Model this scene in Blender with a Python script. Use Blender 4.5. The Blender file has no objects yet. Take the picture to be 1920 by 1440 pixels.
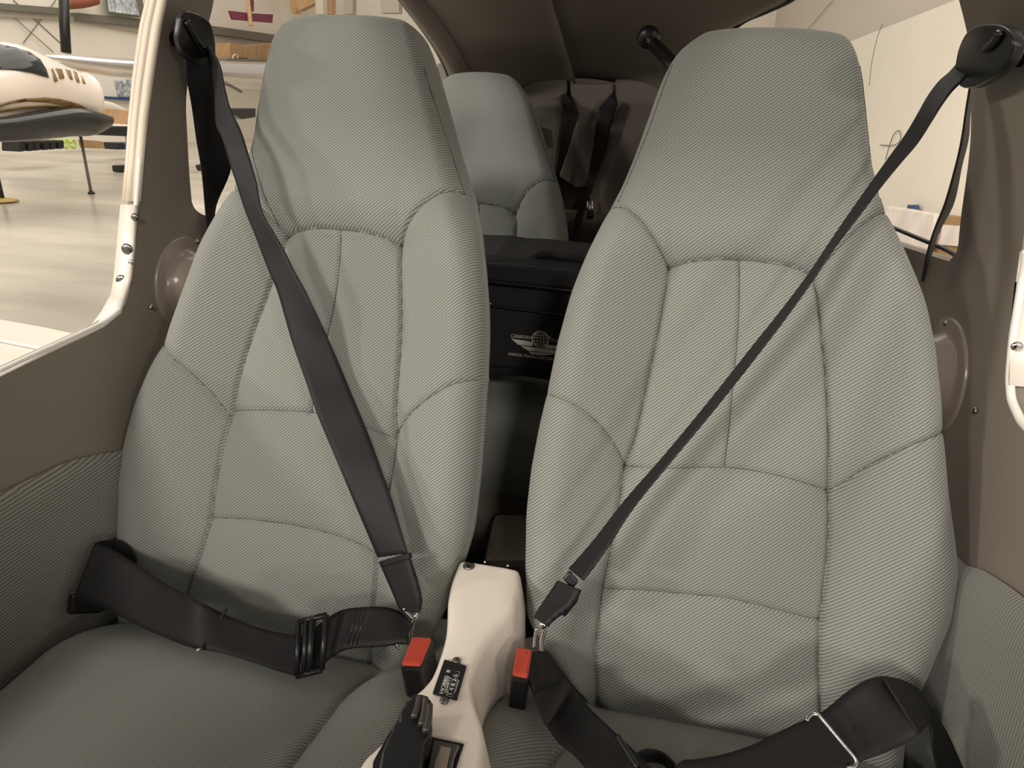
import bpy, bmesh, math, random
import numpy as np
from mathutils import Vector, Matrix
from mathutils.geometry import delaunay_2d_cdt
random.seed(3)
S = bpy.context.scene
COL = S.collection

# ------------------------------------------------------------ camera
YAW, PITCH, ROLL = 0.1970617694512108, -0.3803349438854386, 0.03422709334774235
FPX = 1300.0
C0 = Vector((0.1613, 0.0769, 0.9528))
cy, sy, cp, sp = math.cos(YAW), math.sin(YAW), math.cos(PITCH), math.sin(PITCH)
FW = Vector((-sy*cp, cy*cp, sp)); R0 = Vector((cy, sy, 0)); U0 = R0.cross(FW)
RT = math.cos(ROLL)*R0 + math.sin(ROLL)*U0
UP = -math.sin(ROLL)*R0 + math.cos(ROLL)*U0
cd = bpy.data.cameras.new('camera'); cam = bpy.data.objects.new('camera', cd); COL.objects.link(cam)
cd.sensor_width = 36; cd.lens = 36*FPX/1920; cd.clip_start = .01; cd.clip_end = 300
cam.matrix_world = Matrix(((RT.x, UP.x, -FW.x, C0.x), (RT.y, UP.y, -FW.y, C0.y), (RT.z, UP.z, -FW.z, C0.z), (0, 0, 0, 1)))
S.camera = cam

# ------------------------------------------------------------ world, lamps, exposure
S.view_settings.view_transform = 'Standard'; S.view_settings.look = 'None'
S.view_settings.gamma = 1; S.view_settings.exposure = 0.0
w = bpy.data.worlds.new('world'); S.world = w; w.use_nodes = True
bg = w.node_tree.nodes['Background']; bg.inputs[0].default_value = (1.0, .93, .83, 1); bg.inputs[1].default_value = .50
def area(name, loc, target, sx, sy_, power, color=(1, .94, .85)):
    l = bpy.data.lights.new(name, 'AREA'); l.shape = 'RECTANGLE'; l.size = sx; l.size_y = sy_
    l.energy = power; l.color = color
    o = bpy.data.objects.new(name, l); COL.objects.link(o); o.location = loc
    o.rotation_euler = (Vector(target)-Vector(loc)).to_track_quat('-Z', 'Y').to_euler()
    return o
area('hangar_lamp', (-4.6, -4.2, 2.7), (-.3, .9, .75), .7, .3, 105)
area('hangar_lamp', (-6.5, -1.6, 3.0), (-.3, .9, .7), .8, .3, 125)
area('hangar_lamp', (4.4, -4.0, 2.0), (.3, .9, .75), .6, .3, 50)
area('hangar_lamp', (-2.4, -6.0, 4.5), (-.2, .85, .65), 1.0, .9, 300)
area('hangar_lamp', (2.4, -6.0, 4.3), (.2, .85, .65), .8, .8, 190)
area('hangar_ceiling_lamp', (-9, 14, 8.5), (-10, 16, 0), 12, 22, 1750)
area('hangar_ceiling_lamp', (1.5, 5, 6), (4, 7, 0), 2, 6, 210)
# ------------------------------------------------------------ helpers
def ray(px, py): return FW + RT*((px-960)/FPX) - UP*((py-720)/FPX)
def on_plane(px, py, P0, n):
    d = ray(px, py); n = Vector(n); return C0 + d*((Vector(P0)-C0).dot(n)/d.dot(n))
def onx(px, py, X): return on_plane(px, py, (X, 0, 0), (1, 0, 0))
def ony(px, py, Y): return on_plane(px, py, (0, Y, 0), (0, 1, 0))
def onz(px, py, Z): return on_plane(px, py, (0, 0, Z), (0, 0, 1))
def wallx(y, z):
    return .55 - max(0, z-.80)*.22 - max(0, y-1.15)*.16
def onwall(px, py, side, inset=0.0):
    X = .55-inset
    for _ in range(12):
        P = onx(px, py, side*X); X = wallx(P.y, P.z)-inset
    return onx(px, py, side*X)

def link(name, me, mat=None, parent=None):
    o = bpy.data.objects.new(name, me); COL.objects.link(o)
    if mat and not me.materials: me.materials.append(mat)
    if parent: o.parent = parent
    return o
def from_py(name, vs, fs, mat=None, parent=None, smooth=True, uvs=None):
    me = bpy.data.meshes.new(name); me.from_pydata([tuple(v) for v in vs], [], fs); me.validate(); me.update()
    if uvs is not None:
        ul = me.uv_layers.new(name='uv')
        for lp in me.loops: ul.data[lp.index].uv = uvs[lp.vertex_index]
    for p in me.polygons: p.use_smooth = smooth
    return link(name, me, mat, parent)
def bmobj(name, bm, mat=None, parent=None, smooth=False):
    me = bpy.data.meshes.new(name); bm.to_mesh(me); bm.free()
    for p in me.polygons: p.use_smooth = smooth
    return link(name, me, mat, parent)
def tag(o, label, cat, group=None, kind=None):
    if label: o['label'] = label
    if cat: o['category'] = cat
    if group: o['group'] = group
    if kind: o['kind'] = kind
    return o
def struct(o): o['kind'] = 'structure'; return o
def empty(name, loc, label, cat, group=None):
    o = bpy.data.objects.new(name, None); COL.objects.link(o); o.empty_display_size = .05
    tag(o, label, cat, group); o['_loc'] = 0; del o['_loc']
    return o          # children are modelled in world coordinates; re-based at the end
def bevel(o, wd=.003, seg=2, ang=35):
    m = o.modifiers.new('bevel', 'BEVEL'); m.width = wd; m.segments = seg; m.limit_method = 'ANGLE'; m.angle_limit = math.radians(ang)
    return o
def box(name, lo, hi, mat, parent=None, bv=.004, rot=None):
    bm = bmesh.new(); bmesh.ops.create_cube(bm, size=1)
    lo = Vector(lo); hi = Vector(hi)
    for v in bm.verts: v.co = Vector(((v.co.x)*(hi.x-lo.x), v.co.y*(hi.y-lo.y), v.co.z*(hi.z-lo.z)))
    if rot: bmesh.ops.rotate(bm, verts=bm.verts, cent=(0, 0, 0), matrix=rot)
    bmesh.ops.translate(bm, verts=bm.verts, vec=(lo+hi)/2)
    o = bmobj(name, bm, mat, parent)
    if bv: bevel(o, bv)
    return o
def slab(name, pts, vec, mat, parent=None, bv=.003, smooth=False):
    """closed outline pts (3D) extruded by vec"""
    vec = Vector(vec); n = len(pts)
    bm = bmesh.new()
    a = [bm.verts.new(p) for p in pts]; b = [bm.verts.new(Vector(p)+vec) for p in pts]
    bm.faces.new(a); bm.faces.new(b[::-1])
    for i in range(n): bm.faces.new((a[i], b[i], b[(i+1) % n], a[(i+1) % n])[::-1])
    bmesh.ops.recalc_face_normals(bm, faces=bm.faces)
    o = bmobj(name, bm, mat, parent, smooth)
    if bv: bevel(o, bv)
    return o
def catmull(P, k=6):
    P = [Vector(p) for p in P]; out = []
    for i in range(len(P)-1):
        a = P[max(i-1, 0)]; b = P[i]; c = P[i+1]; d = P[min(i+2, len(P)-1)]
        for j in range(k):
            t = j/k
            out.append(.5*((2*b)+(c-a)*t+(2*a-5*b+4*c-d)*t*t+(3*b-a-3*c+d)*t**3))
    out.append(P[-1]); return out
def tube(name, pts, r, mat, parent=None, seg=10, k=5, smooth_path=True, radii=None):
    P = catmull(pts, k) if smooth_path and len(pts) > 2 else [Vector(p) for p in pts]
    vs = []; fs = []; prev = None
    for i, p in enumerate(P):
        t = (P[min(i+1, len(P)-1)]-P[max(i-1, 0)]).normalized()
        if prev is None: nrm = t.orthogonal().normalized()
        else: nrm = (prev - t*prev.dot(t)).normalized()
        prev = nrm; b = t.cross(nrm)
        rr = r if radii is None else radii(i/(len(P)-1))
        for j in range(seg):
            a = 2*math.pi*j/seg; vs.append(p+nrm*math.cos(a)*rr+b*math.sin(a)*rr)
    for i in range(len(P)-1):
        for j in range(seg):
            fs.append((i*seg+j, i*seg+(j+1) % seg, (i+1)*seg+(j+1) % seg, (i+1)*seg+j))
    fs.append(tuple(range(seg))[::-1]); fs.append(tuple((len(P)-1)*seg+j for j in range(seg)))
    return from_py(name, vs, fs, mat, parent)
def rows_mesh(name, rows, mat, parent=None, thick=0.0, smooth=True):
    """rows: list of equal-length point lists -> sheet, with optional thickness"""
    n = len(rows[0]); vs = [p for r in rows for p in r]; fs = []
    uv = []
    acc = 0
    for i, r in enumerate(rows):
        if i: acc += (Vector(r[n//2])-Vector(rows[i-1][n//2])).length
        a2 = 0
        for j in range(n):
            if j: a2 += (Vector(r[j])-Vector(r[j-1])).length
            uv.append((a2, acc))
    for i in range(len(rows)-1):
        for j in range(n-1):
            fs.append((i*n+j, i*n+j+1, (i+1)*n+j+1, (i+1)*n+j))
    o = from_py(name, vs, fs, mat, parent, smooth, uv)
    if thick:
        m = o.modifiers.new('solid', 'SOLIDIFY'); m.thickness = thick; m.offset = 0; m.use_rim = True
    return o
def disc_cap(name, c, n, r, mat, parent=None, h=.002, dome=.6, seg=20):
    """button / screw head: flattened dome at c facing n"""
    n = Vector(n).normalized(); a = n.orthogonal().normalized(); b = n.cross(a); c = Vector(c)
    vs = []; fs = []; R = 5
    for i in range(R+1):
        t = i/R*math.pi/2
        for j in range(seg):
            q = 2*math.pi*j/seg
            vs.append(c+(a*math.cos(q)+b*math.sin(q))*r*math.cos(t)*.999+n*h*math.sin(t))
    for i in range(R):
        for j in range(seg): fs.append((i*seg+j, i*seg+(j+1) % seg, (i+1)*seg+(j+1) % seg, (i+1)*seg+j))
    fs.append(tuple(range(seg))[::-1])
    return from_py(name, vs, fs, mat, parent)

# ------------------------------------------------------------ materials
def mat(name, col, rough=.5, metal=0, bump=None, spec=.5, noise=None, coat=0, trans=0):
    m = bpy.data.materials.new(name); m.use_nodes = True; nt = m.node_tree; b = nt.nodes['Principled BSDF']
    b.inputs['Base Color'].default_value = (*col, 1); b.inputs['Roughness'].default_value = rough
    b.inputs['Metallic'].default_value = metal; b.inputs['Specular IOR Level'].default_value = spec
    b.inputs['Coat Weight'].default_value = coat
    if noise:
        sc, amt = noise
        t = nt.nodes.new('ShaderNodeTexNoise'); t.inputs['Scale'].default_value = sc; t.inputs['Detail'].default_value = 5
        g = nt.nodes.new('ShaderNodeTexCoord'); nt.links.new(g.outputs['Object'], t.inputs['Vector'])
        r = nt.nodes.new('ShaderNodeValToRGB')
        r.color_ramp.elements[0].position = .3; r.color_ramp.elements[1].position = .7
        r.color_ramp.elements[0].color = (*[c*(1-amt) for c in col], 1); r.color_ramp.elements[1].color = (*[min(1, c*(1+amt)) for c in col], 1)
        nt.links.new(t.outputs['Fac'], r.inputs['Fac']); nt.links.new(r.outputs['Color'], b.inputs['Base Color'])
    if bump:
        sc, st = bump
        t = nt.nodes.new('ShaderNodeTexNoise'); t.inputs['Scale'].default_value = sc; t.inputs['Detail'].default_value = 3
        g = nt.nodes.new('ShaderNodeTexCoord'); nt.links.new(g.outputs['Object'], t.inputs['Vector'])
        bp = nt.nodes.new('ShaderNodeBump'); bp.inputs['Strength'].default_value = st; bp.inputs['Distance'].default_value = .001
        nt.links.new(t.outputs['Fac'], bp.inputs['Height']); nt.links.new(bp.outputs['Normal'], b.inputs['Normal'])
    return m
def ribbed(name, c_lo, c_hi, freq, ang, rough=.85, dist=.0006, source='UV', strength=.8, axis='X', cross=True, sheen=.2, wob=.6):
    """ribbed woven cloth: parallel cords, freq cords per metre, at angle ang"""
    m = bpy.data.materials.new(name); m.use_nodes = True; nt = m.node_tree; b = nt.nodes['Principled BSDF']
    N = nt.nodes.new; L = nt.links.new
    g = N('ShaderNodeTexCoord')
    dt = N('ShaderNodeVectorMath'); dt.operation = 'DOT_PRODUCT'; k = freq*2*math.pi
    dt.inputs[1].default_value = (-math.sin(ang)*k, math.cos(ang)*k, 0); L(g.outputs['UV'], dt.inputs[0])
    wn = N('ShaderNodeTexNoise'); wn.inputs['Scale'].default_value = 60; wn.inputs['Detail'].default_value = 2; L(g.outputs['UV'], wn.inputs['Vector'])
    ad = N('ShaderNodeMath'); ad.operation = 'MULTIPLY_ADD'; ad.inputs[1].default_value = 1.6; L(wn.outputs['Fac'], ad.inputs[0]); L(dt.outputs['Value'], ad.inputs[2])
    sn = N('ShaderNodeMath'); sn.operation = 'SINE'; L(ad.outputs[0], sn.inputs[0])
    w1 = N('ShaderNodeMath'); w1.operation = 'MULTIPLY_ADD'; w1.inputs[1].default_value = .5; w1.inputs[2].default_value = .5; L(sn.outputs[0], w1.inputs[0])
    n = N('ShaderNodeTexNoise'); n.inputs['Scale'].default_value = freq*2.2; n.inputs['Detail'].default_value = 2
    L(g.outputs['UV'], n.inputs['Vector'])
    a = N('ShaderNodeMath'); a.operation = 'MULTIPLY_ADD'; a.inputs[1].default_value = .75
    s = N('ShaderNodeMath'); s.operation = 'MULTIPLY'; s.inputs[1].default_value = .35
    L(n.outputs['Fac'], s.inputs[0]); L(w1.outputs[0], a.inputs[0]); L(s.outputs[0], a.inputs[2])
    r = N('ShaderNodeValToRGB'); r.color_ramp.elements[0].position = .12; r.color_ramp.elements[1].position = .75
    r.color_ramp.elements[0].color = (*c_lo, 1); r.color_ramp.elements[1].color = (*c_hi, 1)
    L(a.outputs[0], r.inputs['Fac']); L(r.outputs['Color'], b.inputs['Base Color'])
    bp = N('ShaderNodeBump'); bp.inputs['Strength'].default_value = strength; bp.inputs['Distance'].default_value = dist
    L(a.outputs[0], bp.inputs['Height']); L(bp.outputs['Normal'], b.inputs['Normal'])
    b.inputs['Roughness'].default_value = rough; b.inputs['Specular IOR Level'].default_value = .25
    b.inputs['Sheen Weight'].default_value = sheen
    return m
M = {}
M['seat'] = ribbed('grey_twill', (.13, .132, .117), (.31, .315, .287), 300, math.radians(40))
M['seat_rear'] = ribbed('grey_twill_rear', (.14, .147, .133), (.26, .27, .25), 300, math.radians(40), strength=.5)
M['pad'] = ribbed('ribbed_side_cloth', (.10, .09, .075), (.26, .25, .22), 230, 0)
M['pad_right'] = ribbed('ribbed_side_cloth_right', (.12, .115, .10), (.25, .245, .215), 230, math.radians(85))
M['cush'] = ribbed('cushion_cloth', (.135, .138, .122), (.26, .264, .238), 320, math.radians(35), strength=.4)
M['strap'] = ribbed('black_webbing', (.008, .0075, .008), (.022, .020, .021), 620, math.radians(90), rough=.6, dist=.0002, sheen=0, strength=.5)
M['taupe'] = mat('taupe_plastic', (.235, .20, .165), .42, bump=(900, .15))
M['liner'] = mat('dark_liner', (.17, .145, .12), .8, bump=(600, .2))
M['black'] = mat('black_plastic', (.008, .008, .009), .35)
M['blackcloth'] = mat('black_nylon', (.012, .011, .012), .8, bump=(1500, .4))
M['cream'] = mat('cream_paint', (.86, .765, .67), .3)
M['white'] = mat('white_paint', (.88, .84, .76), .35)
M['seal'] = mat('cream_seal', (.78, .66, .54), .6)
M['chrome'] = mat('chrome', (.75, .72, .68), .15, 1)
M['steel'] = mat('dark_steel', (.18, .17, .16), .3, .9)
M['red'] = mat('red_button', (.52, .06, .035), .4)
M['print'] = mat('white_print', (.72, .66, .58), .7)
M['wallp'] = mat('hangar_wall_sheet', (.82, .76, .66), .6, noise=(.3, .05))
M['girt'] = mat('grey_girt', (.16, .15, .12), .5)
M['dark'] = mat('dark_glass', (.02, .022, .02), .08)
M['gold'] = mat('gold_stripe', (.22, .14, .05), .4)
M['alu'] = mat('polished_alu', (.72, .68, .64), .18, .95)
M['card'] = mat('cardboard', (.38, .23, .11), .8, noise=(6, .15))
M['burg'] = mat('burgundy', (.18, .02, .06), .4)
M['wood'] = mat('light_wood', (.6, .38, .2), .6, noise=(8, .15))
M['lime'] = mat('lime_hose', (.45, .6, .1), .5)
M['blue'] = mat('blue_plastic', (.03, .07, .2), .5)
M['cabfloor'] = mat('cabin_carpet', (.03, .028, .026), .95)
M['foil'] = mat('crinkled_foil', (.5, .55, .65), .3, .3, bump=(8, 1), noise=(7, .7))
M['rust'] = mat('brown_paint', (.22, .06, .03), .4)
M['rug'] = mat('yellow_base', (.45, .3, .08), .6)

# ------------------------------------------------------------ seats
REC = math.radians(23); OY, OZ = .77, .35
def seat_pt(cx, u, v, w):
    return Vector((cx+u, OY+v*math.sin(REC)-w*math.cos(REC), OZ+v*math.cos(REC)+w*math.sin(REC)))
def to_uv(cx, px, py):
    P = on_plane(px, py, (cx, OY, OZ), (0, -math.cos(REC), math.sin(REC)))
    return np.array((P.x-cx, (P.y-OY)*math.sin(REC)+(P.z-OZ)*math.cos(REC)))
SEAT = {
 -1: dict(
  L=[(225,1260),(232,1180),(228,1080),(228,1000),(231,900),(240,830),(262,750),(288,690),(315,640),(345,560),(375,480),(405,400),(433,320),(453,260),(461,210),(475,140),(489,85),(503,55)],
  R=[(770,1262),(800,1205),(820,1165),(845,1110),(866,1050),(880,1000),(892,900),(900,800),(905,710),(909,640),(909,580),(903,500),(890,420),(870,345),(852,290),(835,235),(817,165),(800,105),(788,62)],
  top=(640,20),
  A=[(527,440),(560,431),(600,428),(635,430),(680,435),(720,445),(745,457)],
  sR=[(745,457),(765,425),(790,395),(820,370),(850,357),(895,348)],
  sL=[(527,440),(510,410),(485,385),(455,362),(420,352),(400,352)],
  vR=[(745,457),(748,540),(748,620),(743,700),(738,760),(737,815),(735,860),(725,920),(712,980),(703,1042),(700,1100),(695,1170),(688,1290)],
  vL=[(527,440),(520,480),(500,540),(470,620),(445,700),(428,770),(413,830),(400,900),(388,973),(370,1040),(350,1095),(335,1170),(320,1290)],
  C=[(637,432),(633,500),(622,580),(605,660),(590,740),(583,775)],
  mid=[(428,770),(500,769),(583,773),(660,792),(700,808),(735,822)],
  low=[(388,973),(440,973),(500,978),(560,987),(620,1002),(670,1022),(703,1045)],
  wL=[(300,628),(345,672),(375,705),(400,740),(423,785)],
  wR=[(925,708),(870,718),(830,735),(790,760),(760,785),(737,815)],
  gR=[(790,120),(805,170),(822,225),(840,280),(856,330),(864,356)], gL=[(478,215),(470,270),(490,330),(510,385),(520,420)]),
 1: dict(
  L=[(1110,1330),(1035,1230),(988,1160),(984,1060),(986,960),(995,880),(1010,800),(1025,735),(1045,640),(1070,550),(1100,470),(1130,400),(1148,365),(1165,330),(1190,270),(1215,200),(1240,130),(1262,88),(1280,68)],
  R=[(1700,1350),(1745,1250),(1783,1160),(1797,1070),(1790,1010),(1777,920),(1769,810),(1763,740),(1752,650),(1735,570),(1710,480),(1687,400),(1668,350),(1654,290),(1645,210),(1636,130),(1624,88)],
  top=(1450,43),
  A=[(1255,497),(1290,490),(1340,486),(1390,487),(1440,492),(1490,500),(1530,513)],
  sL=[(1255,497),(1225,450),(1200,415),(1175,393),(1145,380),(1120,376)],
  sR=[(1530,513),(1560,478),(1600,435),(1640,405),(1672,392),(1710,388)],
  vL=[(1255,497),(1245,560),(1228,650),(1208,740),(1190,820),(1170,875),(1162,930),(1150,1000),(1138,1060),(1128,1108),(1122,1160),(1115,1230),(1118,1340)],
  vR=[(1530,513),(1537,560),(1545,640),(1552,720),(1556,800),(1557,870),(1558,920),(1556,1000),(1550,1080),(1541,1168),(1538,1250),(1542,1380)],
  C=[(1387,488),(1387,560),(1383,640),(1375,720),(1367,800),(1358,873)],
  mid=[(1170,875),(1250,878),(1330,876),(1400,880),(1480,897),(1558,922)],
  low=[(1128,1108),(1200,1108),(1280,1114),(1360,1122),(1440,1140),(1540,1168)],
  wL=[(1005,732),(1060,750),(1100,772),(1140,815),(1165,860),(1170,880)],
  wR=[(1790,802),(1720,822),(1670,845),(1620,875),(1585,905),(1558,925)],
  gR=[(1618,105),(1628,180),(1640,260),(1655,320),(1667,385)], gL=[(1262,110),(1240,170),(1215,240),(1185,310),(1158,375)]),
}
CX = {-1: -.27, 1: .27}
UVS = {sd: {k: ([to_uv(CX[sd], *p) for p in v] if k != 'top' else to_uv(CX[sd], *v)) for k, v in SEAT[sd].items()} for sd in (-1, 1)}
STITCH = mat('seam_thread', (.085, .088, .075), .8)
def seg_dist(U, V, line):
    d = np.full(U.shape, 9.0)
    for a, b in zip(line[:-1], line[1:]):
        ab = b-a; l2 = ab@ab+1e-12
        t = np.clip(((U-a[0])*ab[0]+(V-a[1])*ab[1])/l2, 0, 1)
        d = np.minimum(d, np.hypot(U-a[0]-t*ab[0], V-a[1]-t*ab[1]))
    return d
def smoothline(pts, k=5):
    q = catmull([Vector((p[0], p[1], 0)) for p in pts], k)
    return [np.array((a.x, a.y)) for a in q]
def build_back(side, cx, parent, vmin=-9, mats='seat', scale=1.0):
    D = UVS[side]
    vt = D['top'][1]; v0 = max(min(D['L'][0][1], D['R'][0][1])-.05, vmin)
    NV, NU = (400, 300) if mats == 'seat' else (150, 110)
    # rows: v levels; dense near the top where the head closes
    vs = np.concatenate([np.linspace(v0, vt-.05, NV-40, endpoint=False), vt-.05+.05*np.sin(np.linspace(0, math.pi/2, 40))])
    def edge(key):
        P = np.array(D[key]); o = np.argsort(P[:, 1]); P = P[o]
        e = np.interp(vs, P[:, 1], P[:, 0]); k = 9
        ker = np.ones(k)/k; e2 = np.convolve(np.pad(e, k//2, mode='edge'), ker, 'valid'); return e2
    uL = edge('L'); uR = edge('R')
    vcorner = min(D['L'][-1][1], D['R'][-1][1])
    # rounded top corners
    for i, v in enumerate(vs):
        rc = .045 if mats == 'seat' else .10
        t = max(0, (v-(vt-rc))/rc)
        c = (rc if mats == 'seat' else .07)*(1-max(0, 1-t**2.4)**(1/2.4))
        base = .0
        uL[i] += c+base*t; uR[i] -= c+base*t
    s = np.sin(np.linspace(-math.pi/2, math.pi/2, NU)); s = .6*s+.4*np.linspace(-1, 1, NU)
    U = (uL[:, None]+uR[:, None])/2+(uR-uL)[:, None]/2*s[None, :]; V = np.repeat(vs[:, None], NU, 1)
    seams = [smoothline(D[k]) for k in ('A', 'sL', 'sR', 'vL', 'vR', 'C', 'mid', 'low', 'wL', 'wR', 'gR', 'gL')]
    wts = [1, 1, 1, 1.1, 1.1, .55, .7, .8, .8, .8, .35, .35]
    Wd = np.zeros_like(U)
    puff = np.full(U.shape, 1.0)
    for ln, wt in zip(seams, wts):
        d = seg_dist(U, V, ln)
        Wd -= wt*(.0050*np.exp(-(d/.0022)**2)+.0060*np.exp(-d/.015))
    # side bolsters
    vLn = np.array([p for p in seams[3]]); vRn = np.array([p for p in seams[4]])
    def at(ln): o = np.argsort(ln[:, 1]); return np.interp(V, ln[o, 1], ln[o, 0])
    bL, bR = at(vLn), at(vRn)
    tL = np.clip((bL-U)/np.maximum(bL-uL[:, None], 1e-4), 0, 1); tR = np.clip((U-bR)/np.maximum(uR[:, None]-bR, 1e-4), 0, 1)
    t = np.maximum(tL, tR)
    vtop = D['A'][0][1]
    hfade = np.clip((vtop+.12-V)/.16, 0, 1); hfade = hfade*hfade*(3-2*hfade)
    Wd += hfade*.042*np.sin(np.clip(t*1.45, 0, 1.57))**1.2
    # centre hollow and lumbar swell
    uc = (U-(bL+bR)/2)/np.maximum((bR-bL)/2, .02)
    Wd += .010*(1-np.clip(np.abs(uc), 0, 1)**2)*np.exp(-((V-.17)/.12)**2)
    hz = np.clip((V-vtop)/.05, 0, 1); a = np.abs(s)[None, :]
    Wd += hz*.016*(1-a**2.5)
    # lower edge of every headrest overhangs the panels below it a little
    Wd += .006*np.exp(-((V-vtop-.03)/.03)**2)*(1-a**2)
    # rolling over the rim
    r = .05; e = np.clip((a-.80)/.20, 0, 1)
    Wd = Wd-r*(1-np.sqrt(np.clip(1-e**2, 0, 1)))
    T = np.clip((V-(vt-.035))/.035, 0, 1)
    Wd = Wd-.035*(1-np.sqrt(np.clip(1-T**2, 0, 1)))
    back = .055+.0*V
    sc = scale
    front = [[seat_pt(cx, U[i, j]*sc, V[i, j], Wd[i, j]) for j in range(NU)] for i in range(NV)]
    # classification of panels
    AL = seams[1][::-1]+seams[0]+seams[2]
    xs = np.array([p[0] for p in AL]); ys = np.array([p[1] for p in AL]); oo = np.argsort(xs)
    vh = np.interp(U, xs[oo], ys[oo])
    head = V > vh
    cls = np.where(head, 0, np.where(U < bL, 1, np.where(U > bR, 2, 3)))
    fuv = [(float(U[i, j])+cx, float(V[i, j])) for i in range(NV) for j in range(NU)]
    flat = [p for rr in front for p in rr]
    names = {0: 'headrest', 1: 'side_bolster', 2: 'side_bolster', 3: 'backrest'}
    for c in (3, 0, 1, 2):
        idx = {}; vv = []; ff = []; uu = []
        def g(k):
            if k not in idx: idx[k] = len(vv); vv.append(flat[k]); uu.append(fuv[k])
            return idx[k]
        for i in range(NV-1):
            for j in range(NU-1):
                if cls[i, j] == c:
                    ff.append(tuple(g(k) for k in (i*NU+j, i*NU+j+1, (i+1)*NU+j+1, (i+1)*NU+j)))
        # side wall and rear shell belong to bolsters/headrest by row
        if ff:
            from_py(names[c], vv, ff, M[mats], parent, True, uu)
    if mats == 'seat' or True:
        for ln in seams:
            pts = []
            for p in catmull([Vector((q[0], q[1], 0)) for q in ln], 3):
                i = int(np.argmin(np.abs(vs-p.y))); a_, b_ = uL[i], uR[i]
                if p.x < a_+.004 or p.x > b_-.004 or p.y > vt-.02 or p.y < v0+.002: continue
                j = int(np.argmin(np.abs(U[i]-p.x))); pts.append(seat_pt(cx, p.x, p.y, Wd[i, j]+.0002))
            if len(pts) > 3: tube('seam', pts, .0007 if mats == 'seat' else .0016, STITCH, parent, 6, 1, False)
    # rear shell: rim walls + back
    K = 10; vv = []; uu = []; ff = []
    loop = []
    for i in range(NV):
        row = []
        z0 = -r if True else 0
        pl = front[i][0]; pr = front[i][-1]
        dep = .07*(1-.6*T[i, 0])
        wl = Wd[i, 0]; wr = Wd[i, -1]
        pts = [(uL[i]*sc, wl), (uL[i]*sc+.002, wl-dep*.5), (uL[i]*sc+.02, wl-dep*.9)]
        for q in range(5):
            f = q/4; pts.append((uL[i]*sc+.04+(uR[i]-uL[i]-.08)*f*sc, min(wl, wr)-dep))
        pts += [(uR[i]*sc-.02, wr-dep*.9), (uR[i]*sc-.002, wr-dep*.5), (uR[i]*sc, wr)]
        row = [seat_pt(cx, u, vs[i], ww) for u, ww in pts]
        n = len(row); vv += row; uu += [(u+cx, float(vs[i])) for u, ww in pts]
    for i in range(NV-1):
        for j in range(n-1): ff.append((i*n+j+1, i*n+j, (i+1)*n+j, (i+1)*n+j+1))
    # close the top
    for j in range(n//2):
        pass
    k0 = len(vv); i = NV-1
    topf = [i*n+j for j in range(n)]
    fr = front[-1]; m0 = len(vv); vv += fr; uu += [(p.x, float(vt)) for p in fr]
    ff.append(tuple(topf+[m0+j for j in range(NU-1, -1, -1)]))
    from_py('back_shell', vv, ff, M[mats], parent, True, uu)
CX = {-1: -.27, 1: .27}

def build_cushion(side, cx, parent):
    NX, NY = 130, 110
    y0, y1 = .26, .84
    hw = .245
    # inner bolster seam runs along the console side, outer one along the wall
    if side < 0: inner = [(700,1222),(672,1262),(640,1305),(600,1360),(545,1432),(500,1500)]
    else: inner = [(1120,1305),(1085,1360),(1040,1420),(1000,1480),(960,1560)]
    inn = smoothline([tuple(onz(*p, .335))[:2] for p in inner])
    out_x = cx+side*(hw-.045)
    X = np.linspace(cx-hw, cx+hw, NX); Y = np.linspace(y0, y1, NY)
    XX, YY = np.meshgrid(X, Y)
    Z = .330+.010*np.cos((XX-cx)/hw*1.2)
    d = seg_dist(XX, YY, inn)
    Z -= .006*np.exp(-(d/.003)**2)+.006*np.exp(-d/.02)
    if side > 0:
        pass
    # inner bolster swells
    io = np.array(inn); o = np.argsort(io[:, 1]); bx = np.interp(YY, io[o, 1], io[o, 0])
    t = np.clip((XX-bx)*(-side)/.10, 0, 1); Z += .022*np.sin(t*math.pi*.75)
    a = np.clip((np.abs(XX-cx)/hw-.86)/.14, 0, 1); Z -= .03*(1-np.sqrt(np.clip(1-a**2, 0, 1)))
    b = np.clip((y0+.06-YY)/.06, 0, 1); Z -= .05*(1-np.sqrt(np.clip(1-b**2, 0, 1)))
    Z -= .085*np.clip((YY-.60)/.15, 0, 1)**1.7
    vs = []; uu = []; fs = []
    for i in range(NY):
        row = [(X[0], YY[i, 0], .18)]+[(XX[i, j], YY[i, j], Z[i, j]) for j in range(NX)]+[(X[-1], YY[i, 0], .18)]
        vs += row; uu += [(p[0], p[1]) for p in row]
    n = NX+2
    for i in range(NY-1):
        for j in range(n-1): fs.append((i*n+j, i*n+j+1, (i+1)*n+j+1, (i+1)*n+j))
    k = len(vs)
    vs += [(X[0], y0, .18), (X[-1], y0, .18)]; uu += [(X[0], 0), (X[-1], 0)]
    fs.append(tuple(range(n))[::-1])
    fs.append((0, n-1, (NY-1)*n+n-1, (NY-1)*n)[::-1])
    from_py('seat_cushion', vs, fs, M['cush'], parent, True, uu)

for side, lab in ((-1, 'grey cloth front seat on the left with a shoulder belt across it'), (1, 'grey cloth front seat on the right, beside the pale canvas wall')):
    lab = {-1: 'grey ribbed cloth front seat in the left half, shoulder belt running down to the right',
           1: 'grey ribbed cloth front seat in the right half, shoulder belt running down to the left'}[side]
    s_ = empty('aircraft_seat', (CX[side], .6, .18), lab, 'seat', 'front seats')
    build_back(side, CX[side], s_)
    build_cushion(side, CX[side], s_)

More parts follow.
